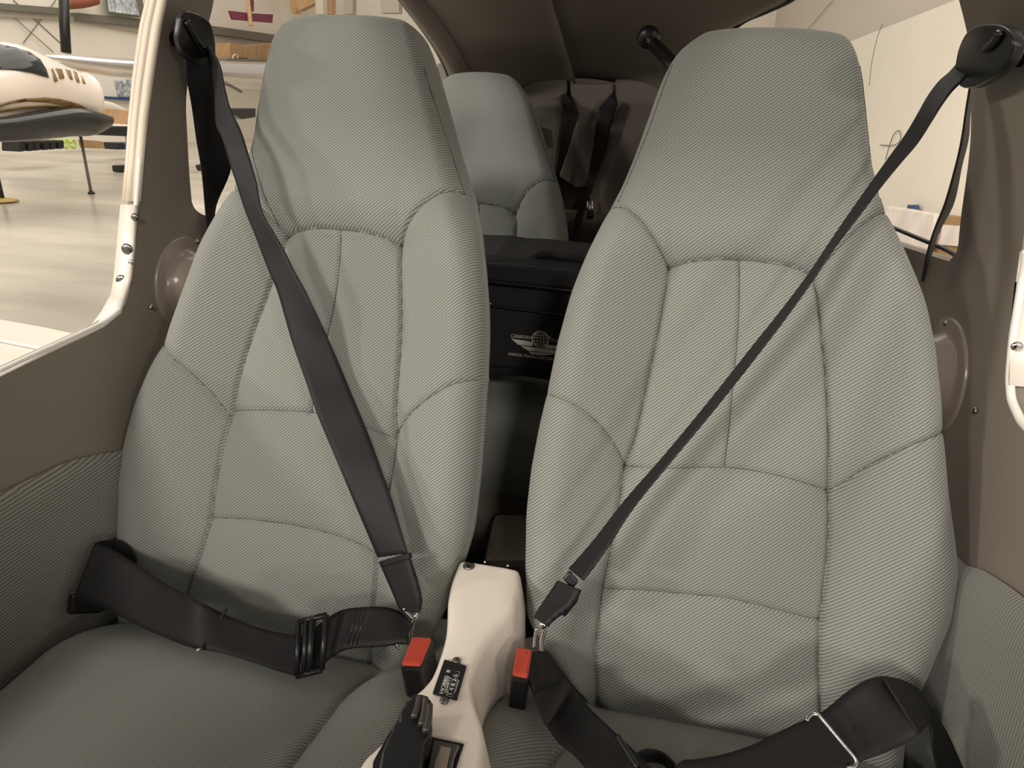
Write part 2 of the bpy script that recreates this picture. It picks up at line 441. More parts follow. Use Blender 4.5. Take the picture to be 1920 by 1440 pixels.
# ------------------------------------------------------------ rear seats (same pattern, further back, narrower)
def rear_seat(cx, label, src=-1):
    s_ = empty('rear_seat', (cx, 1.6, .35), label, 'seat', 'rear seats')
    global OY, OZ
    keep = (OY, OZ)
    OY, OZ = 1.42, .31
    build_back(src, cx, s_, vmin=.16, mats='seat_rear', scale=1.0)
    OY, OZ = keep
    # cushion block with rounded front
    NX = 40; prof = [(1.62, .42), (1.50, .425), (1.38, .43), (1.31, .428), (1.27, .418), (1.25, .40), (1.243, .37), (1.245, .30), (1.25, .24)]
    rows = []
    for x in np.linspace(-.235, .235, NX):
        f = 1-abs(x)/.235; dz = -.02*(1-math.sqrt(max(0, 1-max(0, 1-f*6)**2)))
        seam = -.004*math.exp(-((abs(x)-.145)/.004)**2)
        rows.append([(cx+x, y - seam, z+dz+seam) for y, z in prof])
    rows_mesh('seat_cushion', rows, M['seat_rear'], s_, .004)
    return s_
rear_seat(-.245, 'smaller grey cloth rear seat between the two front seats, behind the black bag')
rear_seat(.245, 'grey cloth rear seat hidden behind the right front seat, only its edge showing', 1)

# ------------------------------------------------------------ cabin side walls
def poly_wall(name, outline, side, mat_, thick=.045, inset=0.0, step=.03, parent=None, puff=0):
    """outline in (y,z); mapped on the curved cabin side"""
    pts = [Vector(p) for p in outline]; n = len(pts)
    ys = [p.x for p in pts]; zs = [p.y for p in pts]
    def inside(y, z):
        c = False; j = n-1
        for i in range(n):
            if (zs[i] > z) != (zs[j] > z) and y < (ys[j]-ys[i])*(z-zs[i])/(zs[j]-zs[i])+ys[i]: c = not c
            j = i
        return c
    def dist(y, z):
        m = 9
        for i in range(n):
            a = pts[i]; b = pts[(i+1) % n]; ab = b-a; t = max(0, min(1, ((y-a.x)*ab.x+(z-a.y)*ab.y)/(ab.length_squared+1e-12)))
            m = min(m, math.hypot(y-a.x-t*ab.x, z-a.y-t*ab.y))
        return m
    extra = []
    y = min(ys)+step/2
    while y < max(ys):
        z = min(zs)+step/2
        while z < max(zs):
            if inside(y, z) and dist(y, z) > step*.35: extra.append(Vector((y, z)))
            z += step
        y += step
    res = delaunay_2d_cdt(pts+extra, [(i, (i+1) % n) for i in range(n)], [], 1, 1e-6)
    V2, F2 = res[0], res[2]
    def X(p):
        x = wallx(p.x, p.y)-inset
        if puff:
            d = min(1, dist(p.x, p.y)/.05); x -= puff*math.sqrt(1-(1-d)**2)
        return x
    vs = [Vector((side*X(p), p.x, p.y)) for p in V2]; m = len(vs)
    vo = [Vector((side*(wallx(p.x, p.y)-inset+thick), p.x, p.y)) for p in V2]
    fs = [tuple(f) if side < 0 else tuple(f)[::-1] for f in F2] 
    fo = [tuple(i+m for i in f)[::-1] for f in fs]
    # boundary rim
    from collections import Counter
    ec = Counter()
    for f in fs:
        for i in range(len(f)): ec[(f[i], f[(i+1) % len(f)])] += 1
    rim = [e for e in ec if (e[1], e[0]) not in ec]
    vr = []; fr = []
    base = 2*m; idx = {}
    for a, b in rim:
        for k in (a, b):
            if k not in idx:
                idx[k] = base+len(vr); vr += [vs[k].copy(), vo[k].copy()]
        fr.append((idx[a], idx[a]+1, idx[b]+1, idx[b]))
    uv = [(p.x, p.y) for p in V2]*2+[(v.y, v.z) for v in vr]
    return from_py(name, vs+vo+vr, fs+fo+fr, mat_, parent, True, uv)

def W2(side, pts): return [(lambda P: (P.y, P.z))(onwall(px, py, side)) for px, py in pts]
edgeL_px = [(2,702),(50,679),(97,657),(130,642),(162,627),(197,610),(215,598),(229,585),(238,572),(243,556),(247,540),(252,510),(256,460),(260,410),(264,370),(270,300),(277,225),(286,160),(294,105),(303,50),(313,0)]
edgeR_px = [(1930,822),(1916,805),(1905,792),(1897,776),(1890,760),(1886,745),(1884,713),(1886,680),(1890,638),(1895,605),(1899,580),(1904,548),(1909,517),(1915,473)]
def smooth2(pts, k=4): return [(p.x, p.y) for p in catmull([Vector((a[0], a[1], 0)) for a in pts], k)]
# left wall: aperture edge, pillar, rear window sill, then down to the floor
eL = smooth2(W2(-1, edgeL_px), 3)
aftL = W2(-1, [(404,-20),(400,5),(394,32),(376,95),(356,140),(349,190),(351,250)])
sillL = W2(-1, [(355,325),(358,360),(362,385),(370,396),(382,403),(396,406)])
yT = eL[-1]
outL = [(.10, .05), (.10, eL[0][1]-.10), (.40, eL[0][1]-.05)]+eL+[(yT[0]+.02, yT[1]+.15), (aftL[0][0], yT[1]+.15)]+smooth2(aftL+sillL, 3)
ls = outL[-1]
outL += [(1.35, ls[1]-.005), (1.7, ls[1]+.005), (2.05, ls[1]+.02), (2.05, .05)]
struct(poly_wall('wall_left', outL, -1, M['taupe'], .02))
eR = smooth2(W2(1, edgeR_px), 3)
pilR = W2(1, [(1798,0),(1812,56),(1820,110),(1821,158),(1820,250),(1816,300),(1811,340),(1801,413),(1793,473)])
pilR = [(p[0], p[1]) for p in pilR]
top = pilR[0]
sR_ = [(q[0]+.02, q[1]) for q in [pilR[-1]]]
zs_ = pilR[-1][1]-.015
outR = [(.10, .05), (.10, eR[0][1]-.10), (.5, eR[0][1]-.06)]+eR+[(eR[-1][0]-.01, eR[-1][1]+.06), (eR[-1][0]-.01, eR[-1][1]+.16), (eR[-1][0]+.02, eR[-1][1]+.3), (top[0], top[1]+.12)]+smooth2(pilR, 3)
outR += [(pilR[-1][0]+.015, zs_), (1.35, zs_-.01), (1.7, zs_+.0), (2.05, zs_+.03), (2.05, .05)]
struct(poly_wall('wall_right', outR, 1, M['taupe'], .025))
# black rubber seal along the rear side window sill (right) and left
def sill_seal(side, y0, z0):
    P = [Vector((side*(wallx(y, z0+(y-y0)*.03)+.008), y, z0+(y-y0)*.03+.006)) for y in np.linspace(y0, 2.0, 12)]
    return P
def seal_thing(n, side, y0, z0):
    P = sill_seal(side, y0, z0)
    o = tube(n, P, .0032, M['black']); return struct(o)
seal_thing('trim_1', 1, pilR[-1][0]-.03, zs_)

# door jambs: reveal, white lip, seal and striker plate
def jamb(side, edge_px, outer_px, name, mat_, setback=0.0):
    rows = []
    for a, b in zip(edge_px, outer_px):
        P = onwall(*a, side); Q = ony(*b, P.y+setback)
        rows.append([P+(Q-P)*t for t in (0, .33, .66, 1)])
    return rows
lipL = []
for p in catmull([onwall(*a, -1) for a in edgeL_px[:16]], 4): lipL.append(p)
struct(tube('trim_2', [p+Vector((-.003, -.003, .003)) for p in lipL], 0.0032, M['white'], k=1, smooth_path=False))
lipR = [onwall(*a, 1)+Vector((.003, -.003, .003)) for a in edgeR_px]
struct(tube('trim_3', lipR, .0045, M['white']))
ej = [(313,0),(303,50),(294,105),(286,160),(277,225),(270,300),(264,378)]
oj = [(276,0),(264,50),(256,105),(249,160),(243,225),(238,300),(231,376)]
rows = []
for a, b in zip(ej, oj):
    P = onwall(*a, -1); Q = ony(*b, P.y+.004); n_ = Vector((0, -1, 0))
    prof = [(0, 0), (.12, .004), (.30, .004), (.36, -.003), (.42, .005), (.62, .006), (.68, -.003), (.76, .004), (1, .0), (1.0, -.03)]
    rows.append([P+(Q-P)*t+n_*h for t, h in prof])
for extra in (1,):
    d = [rows[0][i]+(rows[0][i]-rows[1][i])*2 for i in range(len(rows[0]))]; rows.insert(0, d)
ds = empty('door_seal', (0, 0, 0), 'cream rubber door seal running up the front edge of the left pillar', 'seal')
rows_mesh('seal_strip', rows, M['seal'], ds, .004)
# striker plate with bolts
ep = [(260,384),(256,460),(250,520),(239,556)]; op = [(234,383),(227,460),(221,520),(216,550)]
st = empty('hinge_plate', (0, 0, 0), 'cream metal hinge plate with dark bolt holes below the left door seal', 'plate')
rows = []
for a, b in zip(ep, op):
    P = onwall(*a, -1); Q = ony(*b, P.y+.006); rows.append([P+(Q-P)*t for t in (0, .5, 1)])
rows = [[p+Vector((0, -.005, 0)) for p in r] for r in rows]
pl = rows_mesh('plate', rows, M['cream'], st, .006)
for hx, hy, rr in ((253,407,.0055), (238,467,.008), (229,527,.009)):
    P = ony(hx, hy, onwall(256, hy, -1).y-.010); disc_cap('bolt', P, (.15, -1, 0), rr, M['steel'], st, .003)
P = ony(245, 492, onwall(256, 492, -1).y-.010); disc_cap('screw', P, (.15, -1, 0), .004, M['chrome'], st, .002)
# white lower reveal of the door sill
rows = []
for a, b in zip([(239,556),(229,585),(197,610),(162,627),(97,657),(2,702)], [(216,552),(198,585),(178,612),(155,622),(92,652),(0,697)]):
    P = onwall(*a, -1); Q = onx(*b, P.x-.03); rows.append([P+(Q-P)*t for t in (0, .5, 1)])
rows = [[p+Vector((0, -.004, .001)) for p in r] for r in rows]
struct(rows_mesh('trim_4', rows, M['white'], None, .006))
# right jamb plate
st = empty('hinge_plate', (0, 0, 0), 'cream metal hinge plate with a screw at the right door edge', 'plate')
ep = [(1917,473),(1908,530),(1900,600),(1896,660),(1895,725)]
rows = []
for a in ep:
    P = onwall(*a, 1); P = P+Vector((0, .004, 0)); Q = P+Vector((.05, .0, 0)); rows.append([P+(Q-P)*t for t in (0, .5, 1)])
rows_mesh('plate', rows, M['cream'], st, .004)
P = ony(1907, 650, onwall(1896, 650, 1).y-.001); disc_cap('screw', P, (-.1, -1, 0), .006, M['chrome'], st, .003)

# ribbed cloth side pads
def pad(name, side, px_top, front_y, bot_z, aft, label):
    tp = W2_in(side, px_top)
    out = [(front_y, bot_z)]+[(front_y, tp[0][1]-.01)]*0+smooth2(tp, 3)+[(aft, tp[-1][1]-.03), (aft, bot_z)]
    return struct(poly_wall(name, out, side, M['pad'] if side < 0 else M['pad_right'], thick=-.0, inset=.004, step=.011, puff=.014))
def W2_in(side, pts): return [(lambda P: (P.y, P.z))(onwall(px, py, side, .012)) for px, py in pts]
pad('trim_5', -1, [(-200,985),(-80,955),(0,930),(60,903),(130,870),(185,855),(228,848)], .25, .18, 1.0, '')
pad('trim_6', 1, [(2100,1260),(2000,1185),(1920,1132),(1880,1100),(1830,1068),(1797,1058)], .25, .18, 1.0, '')

# round covers on the pillars
def dome(side, px, py, r, ys, label, screws):
    e = empty('round_cover', (0, 0, 0), label, 'cover')
    c = onwall(px, py, side); n = Vector((-side, -.0, .0)); n.normalize()
    a = Vector((0, 1, 0)); b = Vector((0, 0, 1))
    vs = []; fs = []; seg = 64
    prof = [(1, 0), (1, .003), (.97, .0042), (.80, .0048), (.74, .008), (.68, .018), (.58, .028), (.45, .036), (.3, .041), (.15, .0435), (.02, .044)]
    for rr, h in prof:
        for j in range(seg):
            q = 2*math.pi*j/seg
            vs.append(c+(a*math.cos(q)+b*math.sin(q)*1.0)*r*rr+n*h)
    for i in range(len(prof)-1):
        for j in range(seg):
            f = (i*seg+j, i*seg+(j+1) % seg, (i+1)*seg+(j+1) % seg, (i+1)*seg+j)
            fs.append(f if side < 0 else f[::-1])
    fs.append(tuple((len(prof)-1)*seg+j for j in range(seg)) if side < 0 else tuple((len(prof)-1)*seg+j for j in range(seg))[::-1])
    from_py('shell', vs, fs, M['taupe_gloss'], e)
    for sx, sy2 in screws:
        P = onwall(sx, sy2, side, .0045); disc_cap('screw', P, n, .0042, M['chrome'], e, .0025)
M['taupe_gloss'] = mat('taupe_gloss', (.25, .205, .175), .22)
dome(-1, 350, 533, .073, 1.25, 'round taupe domed cover on the left pillar', [(284, 576), (370, 453)])
dome(1, 1762, 708, .080, 1.45, 'round taupe domed cover on the right pillar', [(1828, 770), (1773, 607)])

# ------------------------------------------------------------ cabin floor, rear wall, ceiling
struct(box('floor', (-.55, .0, .03), (.55, 2.1, .06), M['cabfloor'], bv=0))
# ceiling: two headliner shells over the rear seats, falling towards the back
def zc(y): return 1.165-.29*(y-1.5)
hl = [ony(px, py, y) for px, py, y in ((700,-140,1.42),(735,-60,1.50),(775,-5,1.57),(815,50,1.66),(845,100,1.76),(863,150,1.86),(868,200,1.93),(868,300,1.98))]
hr = [ony(px, py, y) for px, py, y in ((1540,-100,1.38),(1500,-40,1.45),(1470,0,1.52),(1420,25,1.62),(1372,48,1.75),(1330,90,1.86),(1300,150,1.93),(1290,260,1.98))]
def at_y(H, y):
    ys = [p.y for p in H]; return float(np.interp(y, ys, [p.x for p in H])), float(np.interp(y, ys, [p.z for p in H]))
def ceil_sheet(name, side, xc, dz):
    rows = []
    for y in np.linspace(1.45, 1.985, 30):
        xe, ze = at_y(hl if side < 0 else hr, y); r = []
        for t in np.linspace(0, 1, 28):
            x = xc+(xe-xc)*t; z = zc(y)+dz+(ze-zc(y)-dz)*t**3
            if t < .06: z += .012*(1-t/.06)**2 if side < 0 else 0
            r.append((x, y+.035*(1-t), z))
        rows.append(r)
    return rows_mesh(name, rows, M['liner'], None, .008)
struct(ceil_sheet('ceiling', -1, -.088, -.018))
struct(ceil_sheet('ceiling', 1, -.12, .006))
rows = []
for y in np.linspace(.12, 1.46, 14):
    rows.append([(x, y, 1.33-.12*max(0, y-1.1)-.30*x*x) for x in np.linspace(-.38, .38, 20)])
struct(rows_mesh('ceiling', rows, M['liner'], None, .02))  # unseen forward roof, reach and width shaped to shade cushions and headrests
# rear window frame hoops
def hoop(name, pts, r, mat_): return struct(tube(name, pts, r, mat_))
hoop('trim_7', hl, .026, M['liner'])
hoop('trim_8', [p+Vector((-.022, -.012, -.004)) for p in hl], .007, M['black'])
hoop('trim_9', [p+Vector((.0, 0, .018)) for p in hr], .020, M['liner'])
hoop('trim_10', [p+Vector((.016, -.01, .004)) for p in hr], .006, M['black'])
struct(box('glareshield_light_block', (-.56, -.45, .03), (.56, -.37, .98), M['black']))  # unseen instrument panel, added to block low front light from the seats
struct(box('floor', (-.55, -.45, .03), (.55, .0, .06), M['cabfloor'], bv=0))
# rear bulkhead
rows = []
for z in np.linspace(.05, 1.05, 20):
    rows.append([(x, 2.03+.05*max(0, .9-z)*0-(x*x)*.35, z) for x in np.linspace(-.44, .44, 24)])
struct(rows_mesh('wall_rear', rows, M['liner'], None, .012))
# raised liner panels behind the rear seats
def yslab(name, px, Y, t, mat_, parent=None, bv=.004):
    return slab(name, [ony(a, b, Y) for a, b in px], (0, t, 0), mat_, parent, bv)
lp = [struct(yslab('trim_11', [(972,172),(985,160),(1010,148),(1040,141),(1060,143),(1064,160),(1063,175),(1052,186),(1057,212),(1050,270),(1042,350),(1030,430),(985,430),(960,300)], 1.96, .03, M['liner'], None, .008)),
      struct(yslab('trim_12', [(1068,150),(1075,156),(1110,158),(1149,156),(1149,172),(1124,203),(1118,235),(1112,300),(1098,350),(1080,352),(1048,330),(1070,265),(1084,212),(1070,178)], 1.95, .035, M['liner'], None, .008)),
      struct(yslab('trim_13', [(1152,148),(1180,148),(1215,152),(1240,160),(1270,300),(1230,430),(1110,430),(1104,352),(1132,290),(1148,228),(1158,195),(1152,172)], 1.96, .03, M['liner'], None, .008))]
# ledge under the liner panels
struct(box('trim_14', (-.40, 1.80, .48), (.40, 2.0, .70), M['liner'], bv=.02))
def strap_px(name, L, R, surf, mat_=None, parent=None, thick=.0022, k=5):
    rows = []
    for a, b in zip(L, R):
        A = surf(*a); B = surf(*b); rows.append([A, B])
    ca = catmull([r[0] for r in rows], k); cb = catmull([r[1] for r in rows], k)
    rr = [[a+(b-a)*t for t in np.linspace(0, 1, 6)] for a, b in zip(ca, cb)]
    return rows_mesh(name, rr, mat_ or M['strap'], parent, thick)
o = strap_px('rear_shoulder_strap', [(1051,178),(1057,212),(1051,270),(1041,330),(1038,380)], [(1063,176),(1083,212),(1070,262),(1048,322),(1043,380)], lambda a, b: ony(a, b, 1.93))
tag(o, 'black rear shoulder strap left of the pair on the dark rear bulkhead', 'strap', 'rear shoulder straps')
o = strap_px('rear_shoulder_strap', [(1145,180),(1122,212),(1111,282),(1098,350),(1078,410),(1060,460)], [(1158,190),(1147,225),(1132,282),(1112,350),(1092,410),(1078,470)], lambda a, b: ony(a, b, 1.92-.25*max(0, (b-350))/120))
tag(o, 'black rear shoulder strap right of the pair on the dark rear bulkhead', 'strap', 'rear shoulder straps')
o = yslab('latch_plate', [(1002,238),(1016,238),(1018,272),(1006,272)], 1.945, .012, M['black'], None, .002)
tag(o, 'small black plate on the liner beside the rear seat headrest', 'plate')
o = tube('chrome_tongue', [ony(1106, 376, 1.75), ony(1107, 410, 1.75)], .008, M['chrome'], smooth_path=False)
tag(o, 'bright metal tongue hanging in the dark gap behind the bag', 'buckle')
# gas strut
gs = empty('gas_strut', (0, 0, 0), 'black gas strut with a bright ball end under the rear ceiling', 'strut')
a0 = ony(1218, 74, 1.60); a1 = ony(1226, 84, 1.59); a2 = ony(1290, 150, 1.45)
disc_cap('ball_socket', ony(1216, 70, 1.61), (0, -1, -.3), .022, M['black'], gs, .012)
tube('ball_end', [a0, a1], .008, M['chrome'], gs, smooth_path=False)
tube('cylinder', [a1, a2], .013, M['black'], gs, smooth_path=False)

# tunnel box behind the console
tb = empty('tunnel_cover', (0, 0, 0), 'taupe plastic tunnel cover on the cabin floor behind the cream console', 'cover')
q = [onz(905, 1050, .20), onz(1060, 1050, .20), onz(1045, 962, .20), onz(926, 958, .20)]
slab('cover', [p for p in q], (0, 0, -.14), M['taupe'], tb, .015)
sc_ = box('rear_seat_base', (-.52, 1.28, .06), (.52, 1.62, .30), M['liner'], bv=.01); struct(sc_); sc_.name = 'trim_15'

# ------------------------------------------------------------ bag on the rear seat
bag = empty('flight_bag', (0, 0, 0), 'black nylon bag with a winged globe logo on the rear seat', 'bag')
YB = 1.26
def bgp(px, py, y=YB): return ony(px, py, y)
bl = [(800,700),(907,714),(980,714),(1040,722),(1120,735),(1130,640),(1120,550),(1115,505),(1060,498),(1000,492),(960,490),(925,484),(905,484),(800,480)]
slab('body', [bgp(a, b) for a, b in bl], (0, .16, .02), M['blackcloth'], bag, .02)
# flaps / pocket with piping
pocket = slab('pocket', [bgp(a, b, YB-.012) for a, b in [(790,558),(915,573),(1060,592),(1125,600),(1125,705),(1035,698),(905,688),(800,680)]], (0, .014, 0), M['blackcloth'], bag, .008)
slab('top_flap', [bgp(a, b, YB-.008) for a, b in [(790,470),(905,492),(1060,506),(1118,512),(1118,552),(1075,545),(905,526),(790,512)]], (0, .02, 0), M['blackcloth'], bag, .006)
tube('piping', [bgp(a, b, YB-.012) for a, b in [(790,512),(905,527),(1000,537),(1075,546),(1118,552)]], .003, M['black'], bag)
tube('zip', [bgp(a, b, YB-.014) for a, b in [(790,556),(915,573),(1060,591),(1125,600)]], .0028, M['black'], bag)
tube('zip_pull', [bgp(a, b, YB-.02) for a, b in [(922,570),(914,572),(911,580)]], .0028, M['chrome'], pocket)
tube('handle', [bgp(a, b, YB+.03) for a, b in [(992,497),(998,484),(1020,476),(1050,479),(1090,486),(1130,492)]], .008, M['blackcloth'], bag)
# logo printed on the pocket
lg = Vector((0, -.0135, 0))
def lp_(px, py): return ony(px, py, YB-.0135)
def quad(name, pts, mat_, parent): return slab(name, [lp_(a, b) for a, b in pts], (0, .001, 0), mat_, parent, 0)
bm = bmesh.new()
for pts in ([(959,635),(1000,641),(998,649),(972,646)], [(1023,646),(1062,650),(1058,656),(1022,653)], [(976,648),(1060,659),(1050,664),(990,657)], [(991,659),(1041,664),(1018,666),(997,664)],):
    vs_ = [bm.verts.new(lp_(a, b)) for a, b in pts]; bm.faces.new(vs_)
logo = bmobj('logo', bm, M['print'], pocket)
logo.modifiers.new('s', 'SOLIDIFY').thickness = .001
gc = lp_(1013.5, 636); gr = (lp_(1029, 636)-gc).length
vs = []; fs = []
def stroke(pts, wd):
    pts = [Vector(p) for p in pts]
    for i, p in enumerate(pts):
        t = (pts[min(i+1, len(pts)-1)]-pts[max(i-1, 0)]).normalized(); n = t.cross(Vector((0, 1, 0)))*wd/2
        vs.extend([p+n, p-n])
        if i: k = len(vs)-4; fs.append((k, k+1, k+3, k+2))
def gp(a, b): return gc+Vector((a*gr, -.0006, b*gr))
stroke([gp(math.cos(t), math.sin(t)) for t in np.linspace(0, 2*math.pi, 33)], .0022)
for k in (-.75, -.4, 0, .4, .75): stroke([gp(k*math.cos(t), math.sin(t)) for t in np.linspace(-math.pi/2, math.pi/2, 17)], .0012)
for k in (-.6, -.25, .15, .5): stroke([gp(x*math.sqrt(1-k*k), k) for x in (-1, -.5, 0, .5, 1)], .0012)
stroke([gp(1.05, .35), gp(1.25, .65), gp(1.1, .25)], .002)
gl = from_py('globe', vs, fs, M['print'], pocket, False)
def text(name, s, P, size, mat_, parent, xdir, ydir, align='LEFT', spacing=1.0, ext=.0002):
    c = bpy.data.curves.new(name, 'FONT'); c.body = s; c.size = size; c.extrude = ext; c.align_x = align; c.space_character = spacing
    t = bpy.data.objects.new(name, c); COL.objects.link(t)
    x = Vector(xdir).normalized(); z = x.cross(Vector(ydir)).normalized(); y = z.cross(x)
    mw = Matrix(((x.x, y.x, z.x, P.x), (x.y, y.y, z.y, P.y), (x.z, y.z, z.z, P.z), (0, 0, 0, 1)))
    dg = bpy.context.evaluated_depsgraph_get(); me = bpy.data.meshes.new_from_object(t.evaluated_get(dg))
    bpy.data.objects.remove(t); me.transform(mw); me.materials.clear(); me.materials.append(mat_)
    return link(name, me, None, parent)
def fit_text(name, s, a, b, h, mat_, parent, surf=lp_, up=(0, 0, 1)):
    A = surf(*a); B = surf(*b); o = text(name, s, A, h, mat_, parent, B-A, up)
    xs = [(v.co-A).dot((B-A).normalized()) for v in o.data.vertices]; f = (B-A).length/max(xs); d = (B-A).normalized()
    for v in o.data.vertices:
        t = (v.co-A).dot(d); v.co = v.co+d*(t*f-t)
    return o
fit_text('lettering', 'CANADIAN', (958,632.5), (997,636.5), .0095, M['print'], pocket)
fit_text('lettering', 'FLY', (1033,641), (1047,642.5), .0095, M['print'], pocket)
fit_text('lettering', 'AVIATION, TRAINING AND CON', (953,666), (1036,676), .0078, M['print'], pocket)

# ------------------------------------------------------------ centre console
con = empty('centre_console', (0, 0, 0), 'cream painted centre console between the front seats', 'console')
ZT = .42
topL = [(862,1051),(849,1085),(842,1120),(841,1150),(838,1185),(828,1222),(812,1262),(790,1290),(765,1310),(745,1345),(722,1383),(700,1405),(680,1425),(655,1470),(640,1520)]
topR = [(975,1069),(973,1105),(962,1140),(938,1168),(915,1198),(898,1232),(887,1265),(886,1290),(892,1320),(902,1350),(907,1380),(905,1410),(900,1440),(890,1480),(880,1540)]
A_ = catmull([onz(*p, ZT) for p in topL], 4); B_ = catmull([onz(*p, ZT) for p in topR], 4)
rows = []
for i, (a, b) in enumerate(zip(A_, B_)):
    f = i/(len(A_)-1)
    r = [a+Vector((-.004, 0, -.26)), a+Vector((-.003, 0, -.10)), a+Vector((-.001, 0, -.008)), a+Vector((.002, 0, -.0015)), a+Vector((.006, 0, 0))]
    for t in (.25, .5, .75): r.append(a+(b-a)*t+Vector((0, 0, .001)))
    r += [b+Vector((-.006, 0, 0)), b+Vector((-.002, 0, -.002)), b+Vector((.001, 0, -.009)), b+Vector((.009, 0, -.05)), b+Vector((.012, 0, -.12)), b+Vector((.012, 0, -.26))]
    rows.append(r)
n = len(rows[0])
vs = [p for r in rows for p in r]; fs = []
for i in range(len(rows)-1):
    for j in range(n-1): fs.append((i*n+j, i*n+j+1, (i+1)*n+j+1, (i+1)*n+j)[::-1])
fs.append(tuple(range(n)))
body = from_py('housing', vs, fs, M['cream'], con)
bevel(body, .003, 3, 50)
disc_cap('bolt', onz(879, 1062, ZT+.001), (0, 0, 1), .0075, M['steel'], con, .004)
disc_cap('bolt_recess', onz(879, 1062, ZT+.004), (0, 0, 1), .0035, M['black'], con, .0015)
for p in ((909,1054),(952,1061)): disc_cap('screw', onz(*p, ZT+.003), (0, 0, 1), .002, M['chrome'], con, .002)
# hour meter
mq = [(833,1240),(875,1252),(857,1315),(811,1303)]
hm = slab('hour_meter', [onz(a, b, ZT+.0012) for a, b in mq], (0, 0, .003), M['black'], con, .0008); hm['label'] = 'black hour meter plate with white lettering'
mt = lambda a, b: onz(a, b, ZT+.0044)
def mix(a, b, t): return (a[0]+(b[0]-a[0])*t, a[1]+(b[1]-a[1])*t)
def mc(s, t):  # s across (left->right), t bottom->top
    lo = mix(mq[3], mq[2], s); hi = mix(mq[0], mq[1], s); return mix(lo, hi, t)
M['meter'] = mat('meter_print', (.6, .58, .55), .5)
upv = lambda: (mt(*mc(.0, .5))-mt(*mc(1, .5)))
fit_text('lettering', 'HOBBS  II', mc(.38, .10), mc(.38, .80), .0056, M['meter'], hm, mt, upv())
fit_text('lettering', 'QUARTZ', mc(.50, .15), mc(.50, .62), .0036, M['meter'], hm, mt, upv())
fit_text('digits', '1 4 8 2-5', mc(.73, .12), mc(.73, .74), .0062, M['meter'], hm, mt, upv())
fit_text('lettering', 'HOURS', mc(.84, .22), mc(.84, .60), .003, M['meter'], hm, mt, upv())
tube('window_frame', [mt(*mc(a, b)) for a, b in ((.55, .08), (.55, .82), (.78, .82), (.78, .08), (.55, .08))], .0005, M['steel'], hm, smooth_path=False)
for p in ((856,1239),(833,1314)): disc_cap('screw', onz(*p, ZT+.002), (0, 0, 1), .0045, M['steel'], hm, .003)
# lever slot and lever
slot = [(806,1383),(870,1397),(862,1420),(850,1460),(835,1520),(690,1520),(700,1430),(730,1376),(747,1352),(765,1345),(790,1365)]
slab('lever_slot', [onz(a, b, ZT+.0015) for a, b in slot], (0, 0, .0015), M['black'], con, 0)
M['lever_rib'] = mat('worn_black_plastic', (.05, .042, .036), .3)
lo_ = [(777,1299),(797,1301),(809,1312),(812,1326),(808,1345),(811,1362),(806,1382),(795,1400),(792,1440),(785,1500),(700,1500),(712,1428),(715,1410),(721,1396),(726,1383),(733,1371),(737,1358),(747,1352),(748,1340),(750,1332),(757,1324),(759,1316),(768,1311),(771,1304)]
lev = slab('lever', [onz(a, b, ZT+.028) for a, b in lo_], (0, -.004, -.022), M['black'], con, .004); lev['label'] = 'black ribbed lever'
for p in ([(786,1308),(783,1325),(776,1345)], [(797,1310),(796,1330),(790,1360)], [(805,1322),(803,1345),(798,1372)]):
    tube('rib', [onz(a, b, ZT+.030) for a, b in p], .0034, M['lever_rib'], lev)
slab('slot_plate', [onz(a, b, ZT+.006) for a, b in [(812,1392),(862,1401),(852,1425),(845,1460),(800,1460)]], (0, 0, .003), M['steel'], con, .001)
slab('slot_insert', [onz(a, b, ZT+.010) for a, b in [(826,1400),(846,1404),(838,1440),(832,1470),(808,1470),(815,1430)]], (0, 0, .002), M['taupe_gloss'], con, .001)

# ------------------------------------------------------------ seat belts
def width_match(A, px, py, wd, far=True):
    d = ray(px, py); oc = C0-A; a = d.dot(d); b = 2*d.dot(oc); c = oc.dot(oc)-wd*wd
    disc = b*b-4*a*c
    if disc <= 0: return C0+d*(-b/(2*a))
    s = math.sqrt(disc)/(2*a)
    s = min(s, .03)
    return C0+d*(-b/(2*a)+(s if far else -s))
def perp(st):
    L = []; R = []
    for i, (x, y, h) in enumerate(st):
        a = st[max(i-1, 0)]; b = st[min(i+1, len(st)-1)]; dx, dy = b[0]-a[0], b[1]-a[1]; l = math.hypot(dx, dy)
        nx, ny = dy/l, -dx/l; L.append((x-nx*h, y-ny*h)); R.append((x+nx*h, y+ny*h))
    return L, R
def belt(name, L, R, surfs, parent, wd=.047, far=True, thick=.002, k=6, mat_=None, cols=8, fold=None):
    A = []; B = []
    for i, (a, b) in enumerate(zip(L, R)):
        f = surfs[i] if isinstance(surfs, list) else surfs
        p = f(*a); A.append(p); B.append(width_match(p, b[0], b[1], wd, far[i] if isinstance(far, list) else far))
    ca = catmull(A, k); cb = catmull(B, k)
    rr = [[a+(b-a)*t for t in np.linspace(0, 1, cols)] for a, b in zip(ca, cb)]
    return rows_mesh(name, rr, mat_ or M['strap'], parent, thick)
def seat_surf(side, w):
    return lambda px, py: on_plane(px, py, seat_pt(CX[side], 0, 0, w), (0, -math.cos(REC), math.sin(REC)))
